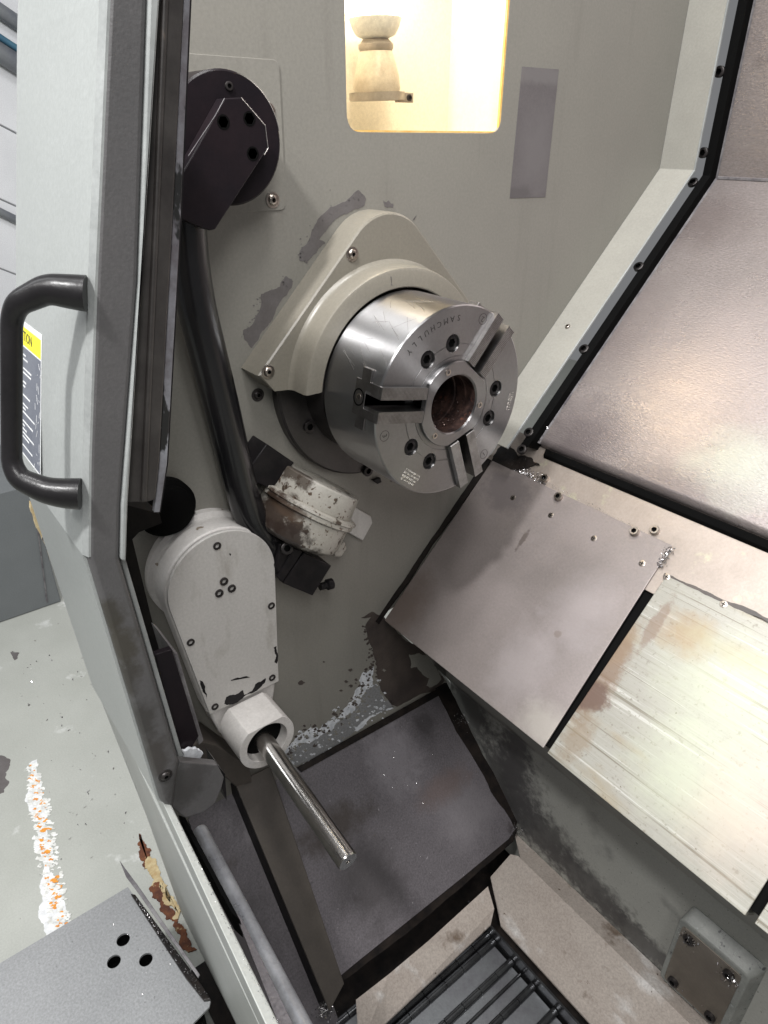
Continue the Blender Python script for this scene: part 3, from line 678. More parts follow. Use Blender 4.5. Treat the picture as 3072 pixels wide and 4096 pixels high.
# engraving
mb = MB()
for i, ch in enumerate("SAMCHULLY"):
    a = R_(88 + i*5.6); er = Vector((0, math.cos(a), math.sin(a))); et = Vector((0, -math.sin(a), math.cos(a)))
    text_into(mb, ch, 10.5, er*111.5 + X*.05, et, -er)
part('engraved_name', mb, m_engr, ck)
for ch, a in (("2", 66), ("3", 189), ("1", -53)):
    mb = MB(); er = Vector((0, math.cos(R_(a)), math.sin(R_(a)))); et = Vector((0, -math.sin(R_(a)), math.cos(R_(a))))
    text_into(mb, ch, 10, er*113.5 + X*.05, et, -er)
    mb.lathe([(.05, 7.2), (.25, 7.2), (.25, 6.6), (.05, 6.6)], er*113.5, (1,0,0), (0,0,1), 32, closed=True)
    part('jaw_number', mb, m_engr, ck)
rnd = random.Random(5); mb = MB()
for (a_, r0_, rows, wid) in ((-128, 118, 4, 30), (-10, 116, 2, 26)):     # worn stamped lines, no longer legible
    er = Vector((0, math.cos(R_(a_)), math.sin(R_(a_)))); et = Vector((0, -math.sin(R_(a_)), math.cos(R_(a_))))
    for k in range(rows):
        s = -wid/2
        while s < wid/2:
            l = rnd.uniform(1, 3); c = er*(r0_ - 4.6*k) + et*s
            h = rnd.uniform(.9, 1.6)
            mb.ext([c + er*h + et*rnd.uniform(-.6,.6), c + er*h + et*(.7), c - er*h + et*(.5 + rnd.uniform(-.5,.5)), c - er*h], X*.2); s += l*.8 + .5
part('stamped_lines', mb, m_engl, ck, kind='stuff')

# ================================================================== PARTS CATCHER
XP = -125.0
pc = thing('parts_catcher', 'white teardrop arm with a collar and steel shaft left below the chuck', 'parts catcher', (XW, -293, -233))
def tear(x, cy, cz, r, grow=0, ybl=-341, ybr=-224, zb=-448):
    bl = Vector((0, ybl - grow, zb)); brr = Vector((0, ybr + grow, zb)); c = Vector((0, cy, cz)); R = r + grow
    pts = []
    # tangent angles
    def tang(p, side):
        d = p - c; L = math.hypot(d.y, d.z); al = math.atan2(d.z, d.y); be = math.acos(R/L); return al + side*be
    aL = tang(bl, -1); aR = tang(brr, 1)
    while aR < aL - 2*math.pi: aR += 2*math.pi
    # sweep over the top from right to left
    a_s = aR % (2*math.pi); a_e = aL % (2*math.pi)
    if a_s > math.pi: a_s -= 2*math.pi
    for i in range(41):
        a = a_s + (a_e - a_s)*i/40; pts.append(Vector((x, cy + R*math.cos(a), cz + R*math.sin(a))))
    pts += [Vector((x, bl.y, bl.z)), Vector((x, brr.y, brr.z))]
    return pts
mb = MB(); mb.ext(tear(XP, -293, -232, 79.5), (-5, 0, 0)); cover = part('cover', mb, m_catch, pc, bevel=.8)
mb = MB(); mb.loft(tear(XP - 5.2, -293, -232, 76.5, zb=-446), tear(XP - 7.5, -293, -232, 76.5, zb=-446)); part('gasket', mb, m_rubber, pc)
mb = MB(); mb.loft(tear(XP - 7.6, -293, -232, 81.5, 0, -343, -222, -450), tear(XP - 44, -293, -232, 80, 0, -341, -224, -450)); part('arm_body', mb, m_catch_cast, pc, 40, 3, 3)
mb = MB(); mb.lathe([(0, 86), (12, 86), (16, 80), (24, 78), (34, 78)], (XW - 1, -293, -232), (1,0,0), (0,0,1), 64); part('pivot_housing', mb, m_catch_cast, pc, 40)
for y, z in [(-296,-170),(-225,-300),(-352,-305),(-235,-434),(-332,-437)]:
    inst('cover_screw', S_cap_sm, pc, (XP - 1.6, y, z), (1,0,0), scale=1.35)
for y, z in [(-293,-228),(-283,-244),(-302,-244)]:
    inst('centre_screw', S_cap_sm, pc, (XP - 1.4, y, z), (1,0,0), scale=1.45)
ycs, zcs = -283.0, -490.0
cor = []
for i in range(65):
    a = R_(128.6 + (411.4 - 128.6)*i/64); cor.append((46*math.cos(a), 46*math.sin(a)))
mb = MB(); mb.ext([(-62, ycs + a, zcs + b) for a, b in cor], (-64, 0, 0)); col_ = part('collar', mb, m_catch_cast, pc, 20, .5)
cm = MB(); cm.lathe([(0, 34), (24, 34)], (-82, ycs, zcs), (1,0,0), (0,0,1), 48); cut(col_, cm); col_.data.shade_smooth(); col_.data.set_sharp_from_angle(angle=R_(14))
mb = MB(); mb.ext([(XP - 6, -341, -445), (XP - 6, -224, -445), (XP - 6, -236, -500), (XP - 6, -262, -531), (XP - 6, -304, -531), (XP - 6, -329, -500)], (-36, 0, 0)); part('arm_foot', mb, m_catch_cast, pc, 40, 4, 3)
mb = MB(); mb.lathe([(0, 33.5), (3, 33), (9, 16), (11, 13)], (-83, ycs, zcs), (1,0,0), (0,0,1), 40); part('shaft_seal', mb, m_hole, pc, 40)
mb = MB(); p0 = Vector((-80, -285, -490)); p1 = P(752, 1862, 1, -290)
mb.lathe([(0, 14.6), ((p1-p0).length - 2.0, 14.6), ((p1-p0).length, 13.4), ((p1-p0).length, 3), ((p1-p0).length - 5, 2.4)], p0, p1 - p0, (0,0,1), 40); part('shaft', mb, m_shaft, pc, 30)
def pchip(pts, seed):
    z5 = lambda a, b: ((550 + a/1.8433)*.54004, (1950 + b/1.8433)*.54004)
    q = jag([P(*z5(*p), 0, XP + .35) for p in pts], .13, 3, seed); mbx = MB(); mbx.ext(q, (-.33,0,0)); part('bare_patch', mbx, m_black, pc)
pchip([(640,1595),(655,1545),(720,1530),(780,1495),(785,1530),(845,1500),(870,1450),(945,1405),(940,1440),(900,1480),(760,1565),(690,1600)], 41)
pchip([(1005,1180),(1025,1170),(1026,1300),(1010,1290),(1018,1230)], 42); pchip([(455,1420),(500,1500),(510,1560),(480,1500)], 43); pchip([(690,1420),(830,1400),(690,1426)], 44); pchip([(677,485),(690,490),(684,505)], 45)
hubb = single('rubber_boot', MB().lathe([(0, 40), (14, 40), (18, 34), (24, 34), (28, 28), (30, 12)], P(352, 1090, 0, XW) , (1,0,0), (0,0,1), 48), m_hole, 'black rubber boot on the wall behind the white arm', 'boot', P(352, 1090, 0, XW), smooth=40)

# ================================================================== BACK COVERS
# wiper seal between wall flange and covers
seal = thing('wiper_seal', 'black rubber wiper strip with socket screws along the back corner', 'seal', (-105, 500, 75))
mb = MB(); yz = [(712, 930), (712, 248), (290, -174)]; yo = [(760, 930), (760, 228), (338, -194)]
q = [Vector((-120, y, z)) for y, z in yz] + [Vector((-120, y, z)) for y, z in yo[::-1]]
mb.ext(q, (16, 0, 0)); part('strip', mb, m_hole, seal)
for (u, v) in [(1497,395),(1380,577),(1262,755),(1143,935),(1128,972)]:
    p = SL(u, v, 464); inst('screw', S_cap_dk, seal, p - EN*2, EN)
for (u, v) in [(1555,155),(1520,330)]:
    p = P(u, v, 1, 712); inst('screw', S_cap_dk, seal, p + Vector((0, 2, 0)), (0,-1,0))
mb = MB(); mb.ext([slant(-122, -10, 424), slant(-40, -10, 424)], (0,0,0)) if False else None

CU = 484.0
up = thing('upper_way_cover', 'large stained stainless sheet cover on the sloped back of the machine', 'cover', slant(300, 400, CU))
xl, xr = -98.0, 1100.0
vt, vb = 686.0, 114.0
prof = [(vt, 0)] + [(vb, 0)] + [(vb - 13*math.sin(R_(k*15)), -13 + 13*math.cos(R_(k*15))) for k in range(1, 7)] + [(vb - 13, -14.5), (vb - 10, -14.5)] + [(vb - 10, -13)] + [(vb, -3), (vt, -3)]
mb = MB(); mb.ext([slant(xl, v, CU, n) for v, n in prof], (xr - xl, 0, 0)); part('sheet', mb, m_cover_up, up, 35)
yk = slant(0, vt, CU)
mb = MB(); mb.box((xl, yk.y + .5, yk.z + 2), (xr, yk.y + 3.5, 1000)); part('upright_sheet', mb, m_cover_up, up)
mb = MB(); mb.box((xl, yk.y - 2.5, yk.z - 1), (xr, yk.y + .4, yk.z + 4)); part('seam_lip', mb, m_edge, up, bevel=.8)
mb = MB(); mb.ext([slant(-119, v, CU, n) for v, n in [(vt + 2, -2), (102, -2), (102, -5), (vt + 2, -5)]], (20.7, 0, 0)); mb.box((-119, yk.y + 3.6, yk.z - 3), (-98.3, yk.y + 6, 1000)); part('edge_strip', mb, m_edge, up)
mb = MB(); mb.ext([slant(-84, v, CU, n) for v, n in [(99, -5), (99, -14.6), (84, -14.6), (88, -9)]], (xr + 84, 0, 0)); part('filler', mb, m_hole, up, bevel=1)  # black strip added where only shade lies under the lip
mb = chips_mb([slant(-106 + random.gauss(0, 4) + 2, v, CU, -1) for v in [105 + 140*random.random()**2 for _ in range(60)]], 1.6, 3, EN); part('chips', mb, m_chip, up, kind='stuff')

C2 = 500.0
st = thing('bed_strip', 'narrow tan steel strip under the upper cover lip', 'strip', slant(200, 55, C2, -6))
mb = MB(); mb.ext([slant(-188, v, C2, n) for v, n in [(112, -4), (-40, -4), (-40, -8), (112, -8)]], (1288, 0, 0)); part('sheet', mb, m_strip, st)
for (u, v, ru, rv, cl_, am, ns, hd) in [(1240,960,60,70,(.13,.11,.115),.7,14,.6),(1450,1050,90,30,(.15,.13,.13),.6,16,.6),(1560,760,120,90,(.42,.36,.345),.5,12,.7),(1330,700,60,90,(.22,.185,.18),.5,14,.6),(1610,1010,60,50,(.40,.42,.36),.6,14,.6),(1520,480,70,50,(.17,.14,.135),.6,14,.6)]:  # tonal spots; pale and green-white ones paint lamp light on the upper cover
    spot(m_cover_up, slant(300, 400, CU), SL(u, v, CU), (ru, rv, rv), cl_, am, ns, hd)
for (u, v) in [(1414,1145),(1176,1033)]: inst('screw', S_cap, st, SL(u, v, C2) - EN*5, EN, scale=1.15)

def vx(u, v, c): q = SL(u, v, c); return q.x, (q.y + q.z)*R2
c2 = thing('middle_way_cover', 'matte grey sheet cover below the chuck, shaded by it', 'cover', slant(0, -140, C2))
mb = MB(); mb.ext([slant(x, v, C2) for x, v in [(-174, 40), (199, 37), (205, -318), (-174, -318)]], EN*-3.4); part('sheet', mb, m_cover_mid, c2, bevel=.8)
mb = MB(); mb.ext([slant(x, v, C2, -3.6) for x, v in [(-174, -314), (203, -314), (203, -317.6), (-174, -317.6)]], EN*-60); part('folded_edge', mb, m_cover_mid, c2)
for (u, v) in [(1208,1075),(1372,1150)]: inst('cap_screw', S_cap, c2, SL(u, v, C2), EN, scale=1.1)
for (u, v) in [(1190,1113),(1283,1163),(1387,1217),(1108,1075)]: inst('flat_screw', S_flat, c2, SL(u, v, C2), EN, (1,0,0))
for (u, v, ru, rv, cl_, am, ns, hd) in [(1090,1060,50,34,(.16,.14,.14),.7,30,.3),(870,1310,40,60,(.17,.13,.11),.7,24,.5),(1120,1440,40,60,(.40,.36,.36),.5,20,.6),(1250,1330,40,60,(.38,.34,.34),.5,20,.6),(1185,1580,50,26,(.42,.39,.35),.6,20,.5),(1130,1165,4,22,(.1,.08,.07),.7,80,.2),(1205,1370,6,6,(.2,.16,.14),.6,80,.2)]:  # small marks are stains; broad pale and dark spots paint reflection and shade
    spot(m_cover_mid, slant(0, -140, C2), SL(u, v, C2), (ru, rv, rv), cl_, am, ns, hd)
c3 = thing('lower_way_cover', 'bright streaked sheet cover right of the black gap', 'cover', slant(360, -160, C2))
mb = MB(); mb.ext([slant(x, v, C2) for x, v in [(217, -5), (509, -3), (510, -323), (214, -320)]], EN*-3.4); part('sheet', mb, m_cover_dn, c3, bevel=.8)
mb = MB(); mb.ext([slant(x, v, C2, -3.6) for x, v in [(214, -316), (510, -319), (510, -322.6), (214, -319.6)]], EN*-60); part('folded_edge', mb, m_cover_dn, c3)
for (u, v, ru, rv, cl_, am, ns, hd) in [(1300,1465,22,70,(.16,.10,.065),.75,34,.25),(1275,1500,30,22,(.10,.06,.045),.85,40,.2),(1345,1395,14,40,(.2,.14,.09),.6,40,.25),(1480,1370,34,26,(.24,.16,.08),.7,26,.5),
                                       (1415,1350,9,40,(.17,.12,.09),.7,50,.2),(1600,1420,60,14,(.27,.23,.14),.5,24,.5),(1250,1590,18,36,(.2,.15,.1),.6,40,.3),(1560,1500,70,60,(.37,.40,.29),.45,16,.6),(1480,1680,60,50,(.39,.42,.31),.5,16,.6),(1600,1760,50,60,(.42,.35,.29),.5,16,.6)]:  # brown spots are stains; green and pink ones paint the tint of lamps
    spot(m_cover_dn, slant(360, -160, C2), SL(u, v, C2), (ru, rv, rv), cl_, am, ns, hd)
q = jag([SL(u, v, C2) + EN*.3 for u, v in [(1436,1237),(1500,1265),(1580,1302),(1670,1342),(1668,1349),(1570,1304),(1490,1268),(1434,1243)]], .05, 4, 6); mb = MB(); mb.ext(q, EN*-.6); part('grime_or_gap_line', mb, m_stain, c3)
for (u, v) in [(1440,1246),(1563,1305)]: inst('flat_screw', S_flat, c3, SL(u, v, C2), EN, (1,0,0))
c4 = thing('end_way_cover', 'bright sheet cover at the right edge beyond the second black gap', 'cover', slant(700, -160, C2))
mb = MB(); mb.ext([slant(x, v, C2) for x, v in [(521, -5), (1100, -5), (1100, -323), (521, -323)]], EN*-3.4); part('sheet', mb, m_cover_dn, c4, bevel=.8)
q = jag([slant(-189.5, v, C2, -3) for v in (40, -60, -160, -260, -330)] + [slant(-181 + 3*k, v, C2, -3) for v, k in ((-330, 0), (-240, 1), (-150, 0), (-60, 2), (40, 1))], .02, 4, 5)
mb = MB(); mb.ext(q, EN*3.5); part('grime_or_gap_line', mb, m_gunk, c2)  # black strip drawn for the dark gap between wall and cover
gp = thing('gap_seal', 'black rubber seals in the gaps between the sloped covers', 'seal', slant(208, -160, C2, -10))
mb = MB(); mb.ext([slant(x, v, C2, -9) for x, v in [(190, 28), (235, -4), (235, -314), (190, -314)]], EN*-4); part('seal_strip', mb, m_hole, gp)
mb = MB(); mb.ext([slant(x, v, C2, -9) for x, v in [(500, -4), (535, -4), (535, -314), (500, -314)]], EN*-4); part('seal_strip', mb, m_hole, gp)
rnd = random.Random(9); pts = []
for i in range(150):
    t = rnd.random()
    u, v = 1448 - 40*t*.6 + rnd.gauss(0, 5), 1182 + 42*t + rnd.gauss(0, 4); pts.append(SL(u, v, C2))
single('chip_clump', chips_mb(pts, 2.0, 4, EN), m_chip, 'dark clump of steel chips at the top of the black gap', 'chips', pts[0], kind='stuff')
pts = []
for i in range(620):
    t = rnd.random()**1.5; u = 1108 + 62*t + rnd.gauss(0, 8); v = 1005 + 40*t + rnd.gauss(0, 9); pts.append(SL(u, v, C2) - EN*3)
single('chip_clump', chips_mb(pts, 2.2, 5, EN), m_chip, 'heap of fine steel chips in the corner under the flange', 'chips', pts[0], kind='stuff')
pts = []
for i in range(260):
    t = rnd.random(); u = 1190 + 255*t + rnd.gauss(0, 3); v = 1045 + 136*t + rnd.gauss(0, 2.5); pts.append(SL(u, v, C2) - EN*1)
single('chip_line', chips_mb(pts, .9, 6, EN), m_chip, 'thin line of chips along the top edge of the middle cover', 'chips', pts[0], kind='stuff')
q = jag([SL(u, v, C2) - EN*3 for u, v in [(1060,1000),(1085,960),(1120,985),(1150,990),(1165,1003),(1130,1012),(1100,1015),(1080,1035),(1050,1050),(1020,1060)]], .15, 4, 8)
mb = MB(); mb.ext(q, EN*2.5); single('oil_sludge', mb, m_gunk, 'black oily sludge in the corner where the flange ends', 'sludge', q[0], kind='stuff')

# ================================================================== BED CASTING
YB = 219.0
bed = thing('bed_casting', 'grey green painted machine bed casting below the sloped covers', 'machine bed', (400, YB, -1000))
mb = MB(); mb.ext([(-189, 60, -490), (-189, 160, -655), (-189, YB, -741), (-189, YB, -1090), (-189, 420, -1090), (-189, 420, -200)], (1300, 0, 0)); part('face', mb, m_cast, bed, 40, 6, 4)
zq = lambda a, b: ((2500 + a/2.9)*.54004, (3400 + b/2.9)*.54004)
YP = 196.0
pad = [P(*zq(*p), 1, YP) for p in [(700,840),(1390,1470),(1420,1600),(1150,2100),(860,1960),(410,1360),(410,1290),(600,890)]]
x0 = P(*zq(660,800), 1, YP); x1 = P(*zq(1440,1500), 1, YP); zlo = -985
padq = [Vector((x0.x - 4, YP, x0.z)), Vector((x1.x, YP, x0.z)), Vector((x1.x, YP, zlo)), Vector((x0.x - 4, YP, zlo))]
mb = MB(); A = roundpoly(padq, 12); Bk = [Vector((p.x + (12 if p.x > (x0.x+x1.x)/2 else 5), YB + .5, p.z + (20 if p.z > -900 else 6))) for p in A]
mb.loft(A, Bk); part('raised_pad', mb, m_pad, bed, 40, 2, 2)
mb = MB(); ins = [Vector((p.x + (9 if p.x < (x0.x+x1.x)/2 else -9), YP - 2, p.z + (-9 if p.z > -900 else 9))) for p in padq]
mb.ext(roundpoly(ins, 8), (0, 1.9, 0)); plate = part('pad_plate', mb, m_padplate, bed, bevel=.6)
pts = []
for k, p in enumerate(ins):
    cpt = p + Vector((16 if k in (0, 3) else -16, -1, -16 if k < 2 else 16))
    inst('cap_screw', S_cap_dk, bed, cpt + Vector((0, 1, 0)), (0,-1,0))
    pts += [cpt + Vector((rnd.gauss(0, 9), -rnd.random()*5, rnd.gauss(0, 8))) for _ in range(70 if k < 2 else 14)]
mb = chips_mb(pts, 2.4, 12, Vector((0,-1,0))); part('chips', mb, m_chip, bed, kind='stuff')

nS = Vector((0, -86, -59)).normalized(); nS = nS if nS.y < 0 else -nS
q = jag([PP(u, v, (0, 160, -655), nS) + nS*.6 for u, v in [(930,1415),(945,1425),(985,1490),(1010,1545),(990,1530),(960,1475)]], .08, 4, 14); mb = MB(); mb.ext(q, -nS*.5); part('oil_stain', mb, m_gunk, bed)
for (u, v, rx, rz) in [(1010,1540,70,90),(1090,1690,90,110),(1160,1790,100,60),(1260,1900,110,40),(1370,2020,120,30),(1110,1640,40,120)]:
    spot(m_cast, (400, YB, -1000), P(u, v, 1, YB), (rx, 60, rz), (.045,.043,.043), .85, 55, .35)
# ================================================================== CHUTE AND CHIP PAN
d_ = Vector((245, 0, -243)).normalized(); nC = Vector((-d_.z, 0, d_.x)); pC = Vector((-190, 0, -742))
def CH(u, v, off=0): return PP(u, v, pC + nC*off, nC)
ch = thing('chip_chute', 'dark oily sheet sloping down from the wall to the chip conveyor', 'chute', CH(890, 1780))
mb = MB(); q = [CH(u, v) for u, v in [(560,1706),(945,1490),(985,1540),(1116,1785),(1099,1812),(1003,1892),(765,2083),(715,2125)]]
mb.ext(q, nC*-3); part('sheet', mb, m_chute, ch)
mb = MB(); q = [CH(u, v, 1) for u, v in [(640,1658),(945,1487),(952,1500),(650,1668)]]; mb.ext(q, nC*3); part('seam', mb, m_gunk, ch)
q = jag([CH(u, v, .3) for u, v in [(935,1478),(965,1475),(1000,1545),(1060,1660),(1118,1770),(1112,1790),(1060,1710),(985,1580)]], .04, 3, 3); mb = MB(); mb.ext(q, nC*1); part('oil_seam', mb, m_gunk, ch)
q = jag([CH(u, v, -3.5) for u, v in [(1118,1788),(1108,1818),(1010,1904),(770,2098),(715,2138),(715,2112),(765,2070),(1003,1880),(1099,1800)]], .015, 5, 4); mb = MB(); mb.ext(q, nC*1.2); part('dark_gap_edge', mb, m_gunk, ch)  # black band painted in for the dark gap below the chute
pts = scatter_quad(CH(690,1680), CH(940,1520), CH(1080,1780), CH(790,2050), 900, 13)
part('chips', chips_mb(pts, .8, 14, nC), m_chip, ch, kind='stuff')
pts = [CH(860 + rnd.gauss(0, 22), 1660 + rnd.gauss(0, 28)) for _ in range(240)]
part('chips', chips_mb(pts, 1.0, 15, nC), m_chip, ch, kind='stuff')
for (u, v, ru, rv, cl_, am, ns, hd) in [(850,1640,60,50,(.24,.225,.24),.6,30,.5),(800,1900,70,60,(.05,.045,.046),.7,26,.5),(1010,1760,50,60,(.21,.195,.205),.5,24,.5),(720,1790,30,70,(.045,.036,.03),.8,30,.4),(920,1560,30,22,(.05,.045,.047),.6,30,.4),(960,1700,26,60,(.12,.085,.075),.5,30,.5)]:
    spot(m_chute, CH(890, 1780), CH(u, v), (ru, rv, ru), cl_, am, ns, hd)
# inner front tray beside the chute
tr = thing('front_tray', 'brown folded sheet beam and dark tray inside the front of the machine', 'tray', CH(620, 1900))
mb = MB(); q = [CH(u, v, 70) for u, v in [(508,1692),(584,1655),(744,2125),(712,2185)]]; mb.ext(q, nC*-6); part('beam', mb, m_beam, tr, bevel=1.5)
mb = MB(); q = [CH(u, v, 70) for u, v in [(508,1692),(512,1690),(716,2182),(712,2185)]]; mb.ext([p - nC*6.2 for p in q], nC*-70); part('beam_web', mb, m_rubber, tr)
mb = MB(); q = [CH(u, v, 20) for u, v in [(395,1735),(480,1660),(540,1650),(730,2200),(700,2300),(520,2100)]]; mb.ext(q, nC*-4); part('tray_sheet', mb, m_chute, tr)
mb = MB(); q = [P(u, v, 0, -120) for u, v in [(395,1640),(430,1600),(470,1610),(540,1660),(545,1690),(510,1700),(440,1640)]]; mb.ext(q, (-60,0,0)); part('cross_member', mb, m_beam, tr, bevel=2)
# dark sump under everything
sump = single('sump_floor', MB().box((-189, -440, -1128), (1100, 420, -1120)), m_gunk, None, None, (200, 0, -1124), kind='structure')

for (u, v, n_, sd, lb) in [(700,2185,160,51,'bright heap of wet chips at the foot of the brown beam'),(1120,1790,90,52,'few chips caught in the corner under the bed'),(1000,1555,110,53,'chips along the seam between chute and bed')]:
    pts = [CH(u + rnd.gauss(0, 9), v + rnd.gauss(0, 9), 3 if u > 900 else 66) for _ in range(n_)]
    single('chip_clump', chips_mb(pts, 2.4 if u < 900 else 1.5, sd, nC), m_chip, lb, 'chips', pts[0], kind='stuff')
# hopper rims round the conveyor
ZL = -1000.0
rim = thing('long_hopper_rim', 'tan worn steel flange sloping from the bed to the conveyor', 'flange', P(1250, 2050, 2, -1010))
zr = lambda a, b: ((1250 + a/1.3825)*.54004, (3200 + b/1.3825)*.54004)
def alongx(p, L): return [p, p + Vector((L, 0, 0))]
a0 = Vector((P(1110,1802,1,YB-1).x, YB - 1.5, P(1116,1802,1,YB-1).z)); 
a1 = P(*zr(1150,320), 1, 175); i0 = P(*zr(1042,695), 1, 95)
nr_ = Vector((1,0,0)).cross(i0 - a1); nr_.x = 0; a2 = PP(*zr(985,425), a1, nr_)
xe = 1100
e0, e1, e2 = Vector((xe, a0.y, a0.z)), Vector((xe, a1.y, a1.z)), Vector((xe, i0.y, i0.z))
mb = MB(); mb.ext([a0, a1, e1, e0], (0, 0, -3)); part('upper_strip', mb, m_rim, rim)
k = Vector((a1.x - 6, a1.y, a1.z - 1))
mb = MB(); mb.ext([k, PP(*zr(1095,300), a1, nr_), a2, i0, e2, e1 + Vector((0,0,-1))], (0, 0, -4)); part('sloping_plate', mb, m_rim, rim)
print('rim', a0, a1, a2, i0)
rim2 = thing('cross_hopper_rim', 'grey brown steel flange along the foot of the chute', 'flange', P(900, 2060, 2, -1030))
zz1 = (a2.z + i0.z)/2 + 4
mb = MB(); q = [P(*zr(*p), 2, zz) for p, zz in [((970,478), -1000), ((1005,600), -1025), ((985,690), -1045), ((400,1239), -1045), ((260,1400), -1045), ((240,1105), -1000), ((420,965), -1000), ((640,780), -1000)]]
mb.ext(q, (0, 0, -4)); part('sloping_plate', mb, m_rim, rim2)
# conveyor: hinged plates running along x, hinge tubes along y
cv = thing('chip_conveyor', 'hinged steel belt of the chip conveyor at the bottom', 'conveyor', P(1100, 2120, 2, -1085))
ZC = -1085.0
hb = [P(*zr(*p), 2, ZC) for p in [(1010,745), (1105,890), (1155,955), (1215,1035), (1330,1180)]]
print('hinge x', [tuple(round(t) for t in h) for h in hb])
hx = [h.x for h in hb]; ymax = sum(h.y for h in hb)/len(hb); pitch = 62.0
xs = [hx[0] - pitch, hx[0] - 8, hx[0] + 8, hx[1], hx[3], hx[4]]; xs += [hx[4] + (i + 1)*(hx[4] - hx[3]) for i in range(6)]; xs.append(xs[-1] + 50)
mb = MB(); mb.tube([Vector((hx[2], -420, ZC - 2)), Vector((hx[2], ymax - 4, ZC - 2))], 3.2, 12); part('hinge_pin', mb, m_hinge, cv, 40)
for i, x in enumerate(xs[:-1]):
    if xs[i+1] - x > 22:
        mb = MB(); mb.box((x + 6, -420, ZC - 7), (xs[i+1] - 6, ymax - 5, ZC - 2 - (i % 2)*3)); part('belt_plate', mb, m_belt, cv, bevel=.8)
    n = 11; L = (ymax + 420)/n
    for k_ in range(n):
        mbk = MB(); mbk.lathe([(0, 6.6), (.8, 7.4), (L - 1.6, 7.4), (L - .8, 6.6)], (x, -420 + k_*L, ZC), (0,1,0), (0,0,1), 14)
        part('hinge_knuckle', mbk, m_hinge, cv, 40)
mb = MB(); mb.box((hx[0] - 70, ymax, ZC - 30), (1100, ymax + 4, ZC + 30)); part('side_plate', mb, m_hinge, cv)

# ================================================================== SLIDING DOOR
XD = 100.0
def DE(u, v): return P(u, v, 0, XD)
door = thing('sliding_door', 'light grey sliding door with a dark leading edge at the left', 'door', DE(260, 1200))
fe = [(246,-220),(232,0),(205,610),(192,1000),(191,1205),(350,1735),(375,1748)]
bi = [(328,-220),(320,0),(299,610),(262,1090),(259,1205),(388,1645),(388,1650)]
Fp = [DE(*p) for p in fe]; Bp = [DE(*p) for p in bi]
mb = MB()
q = Fp + Bp[::-1]
mb.ext(q, (-26, 0, 0)); part('leading_edge', mb, m_doordk, door, 40, 4, 3)
mb = MB(); mb.ext([P(*p, 0, -60) for p in [(262,1088),(345,1110),(350,1130),(300,1150),(286,1165),(345,1409),(352,1440),(318,1440),(250,1210)]], (-110, 0, 0)); part('gap_blackout', mb, m_rubber, door)  # black sheet added to darken the gap behind the door
# front sheet of the door, folded at the kink
def shift(p, n, d): return p + Vector(n)*d
xL = -122.0
mb = MB()
F0 = [Vector((XD - 8, p.y - 2.5, p.z)) for p in Fp]; F1 = [Vector((xL, p.y - 2.5, p.z)) for p in Fp]
K = 4
for i in range(K):
    a, b, c, e = F0[i], F0[i+1], F1[i+1], F1[i]
    mb.add([a, b, c, e, a + Vector((0,20,0)), b + Vector((0,20,0)), c + Vector((0,20,0)), e + Vector((0,20,0))], [(0,1,2,3),(4,7,6,5),(0,4,5,1),(1,5,6,2),(2,6,7,3),(3,7,4,0)])
part('front_sheet', mb, m_door, door)
mb = MB()
for i in range(4, 6):
    a, b, c, e = F0[i], F0[i+1], F1[i+1], F1[i]
    mb.add([a, b, c, e, a + Vector((0,20,0)), b + Vector((0,20,0)), c + Vector((0,20,0)), e + Vector((0,20,0))], [(0,1,2,3),(4,7,6,5),(0,4,5,1),(1,5,6,2),(2,6,7,3),(3,7,4,0)])
part('lower_sheet', mb, m_door, door)
mb = MB(); A = [Vector((XD - 8, p.y - 2.6, p.z)) for p in Fp[:5]]; B = [Vector((XD - .5, p.y + .3, p.z)) for p in Fp[:5]]
mb.loft(A + [p + Vector((0, 8, 0)) for p in A[::-1]], B + [p + Vector((0, 8, 0)) for p in B[::-1]]); part('edge_bevel', mb, m_trim, door, 40)
# pale inner trim, gasket and window edge
tr_o = [(352,-220),(343,0),(305,610),(275,1085),(271,1212)]
mb = MB(); mb.ext([DE(*p) + Vector((2,0,0)) for p in [(328,-220),(320,0),(299,610),(262,1090),(260,1208)]] + [DE(*p) + Vector((2,0,0)) for p in tr_o[::-1]], (-22,0,0)); part('trim', mb, m_trim, door, 40, 1.5)
mb = MB(); mb.ext([P(*p, 0, XD-16) for p in [(258,1202),(271,1206),(398,1640),(389,1646)]], (-12,0,0)); part('lower_trim', mb, m_trim, door, bevel=1)
g_o = [(412,-220),(398,0),(375,460),(345,1000),(336,1080),(318,1085),(272,1086)]
mb = MB(); mb.ext([P(*p, 0, XD-12) for p in [(350,-220),(341,0),(303,610),(270,1086)]] + [P(*p, 0, XD-12) for p in g_o[::-1][1:]], (-12,0,0)); part('gasket', mb, m_dirty, door, bevel=1.5)
mb = MB(); mb.ext([P(*p, 0, XD-8) for p in [(378,-220),(366,0),(346,460),(318,1086),(306,1086),(334,460),(352,0),(363,-220)]], (-10,0,0)); part('gasket_rib', mb, m_dirty, door, bevel=1.5)
mb = MB(); mb.ext([P(*p, 0, XD-18) for p in [(410,-220),(397,0),(374,460),(344,1000),(333,1107),(345,1107),(361,1000),(391,460),(411,0),(424,-220)]], (-5,0,0)); part('window_edge', mb, m_glassedge, door, bevel=.6)
mb = MB(); mb.ext([P(*p, 0, XD-18.5) for p in [(421,-220),(410.5,0),(390.5,460),(360.5,1000),(345,1107),(347,1107),(363.5,1000),(393.5,460),(414,0),(427,-220)]], (-5,0,0)); part('edge_line', mb, m_black, door)
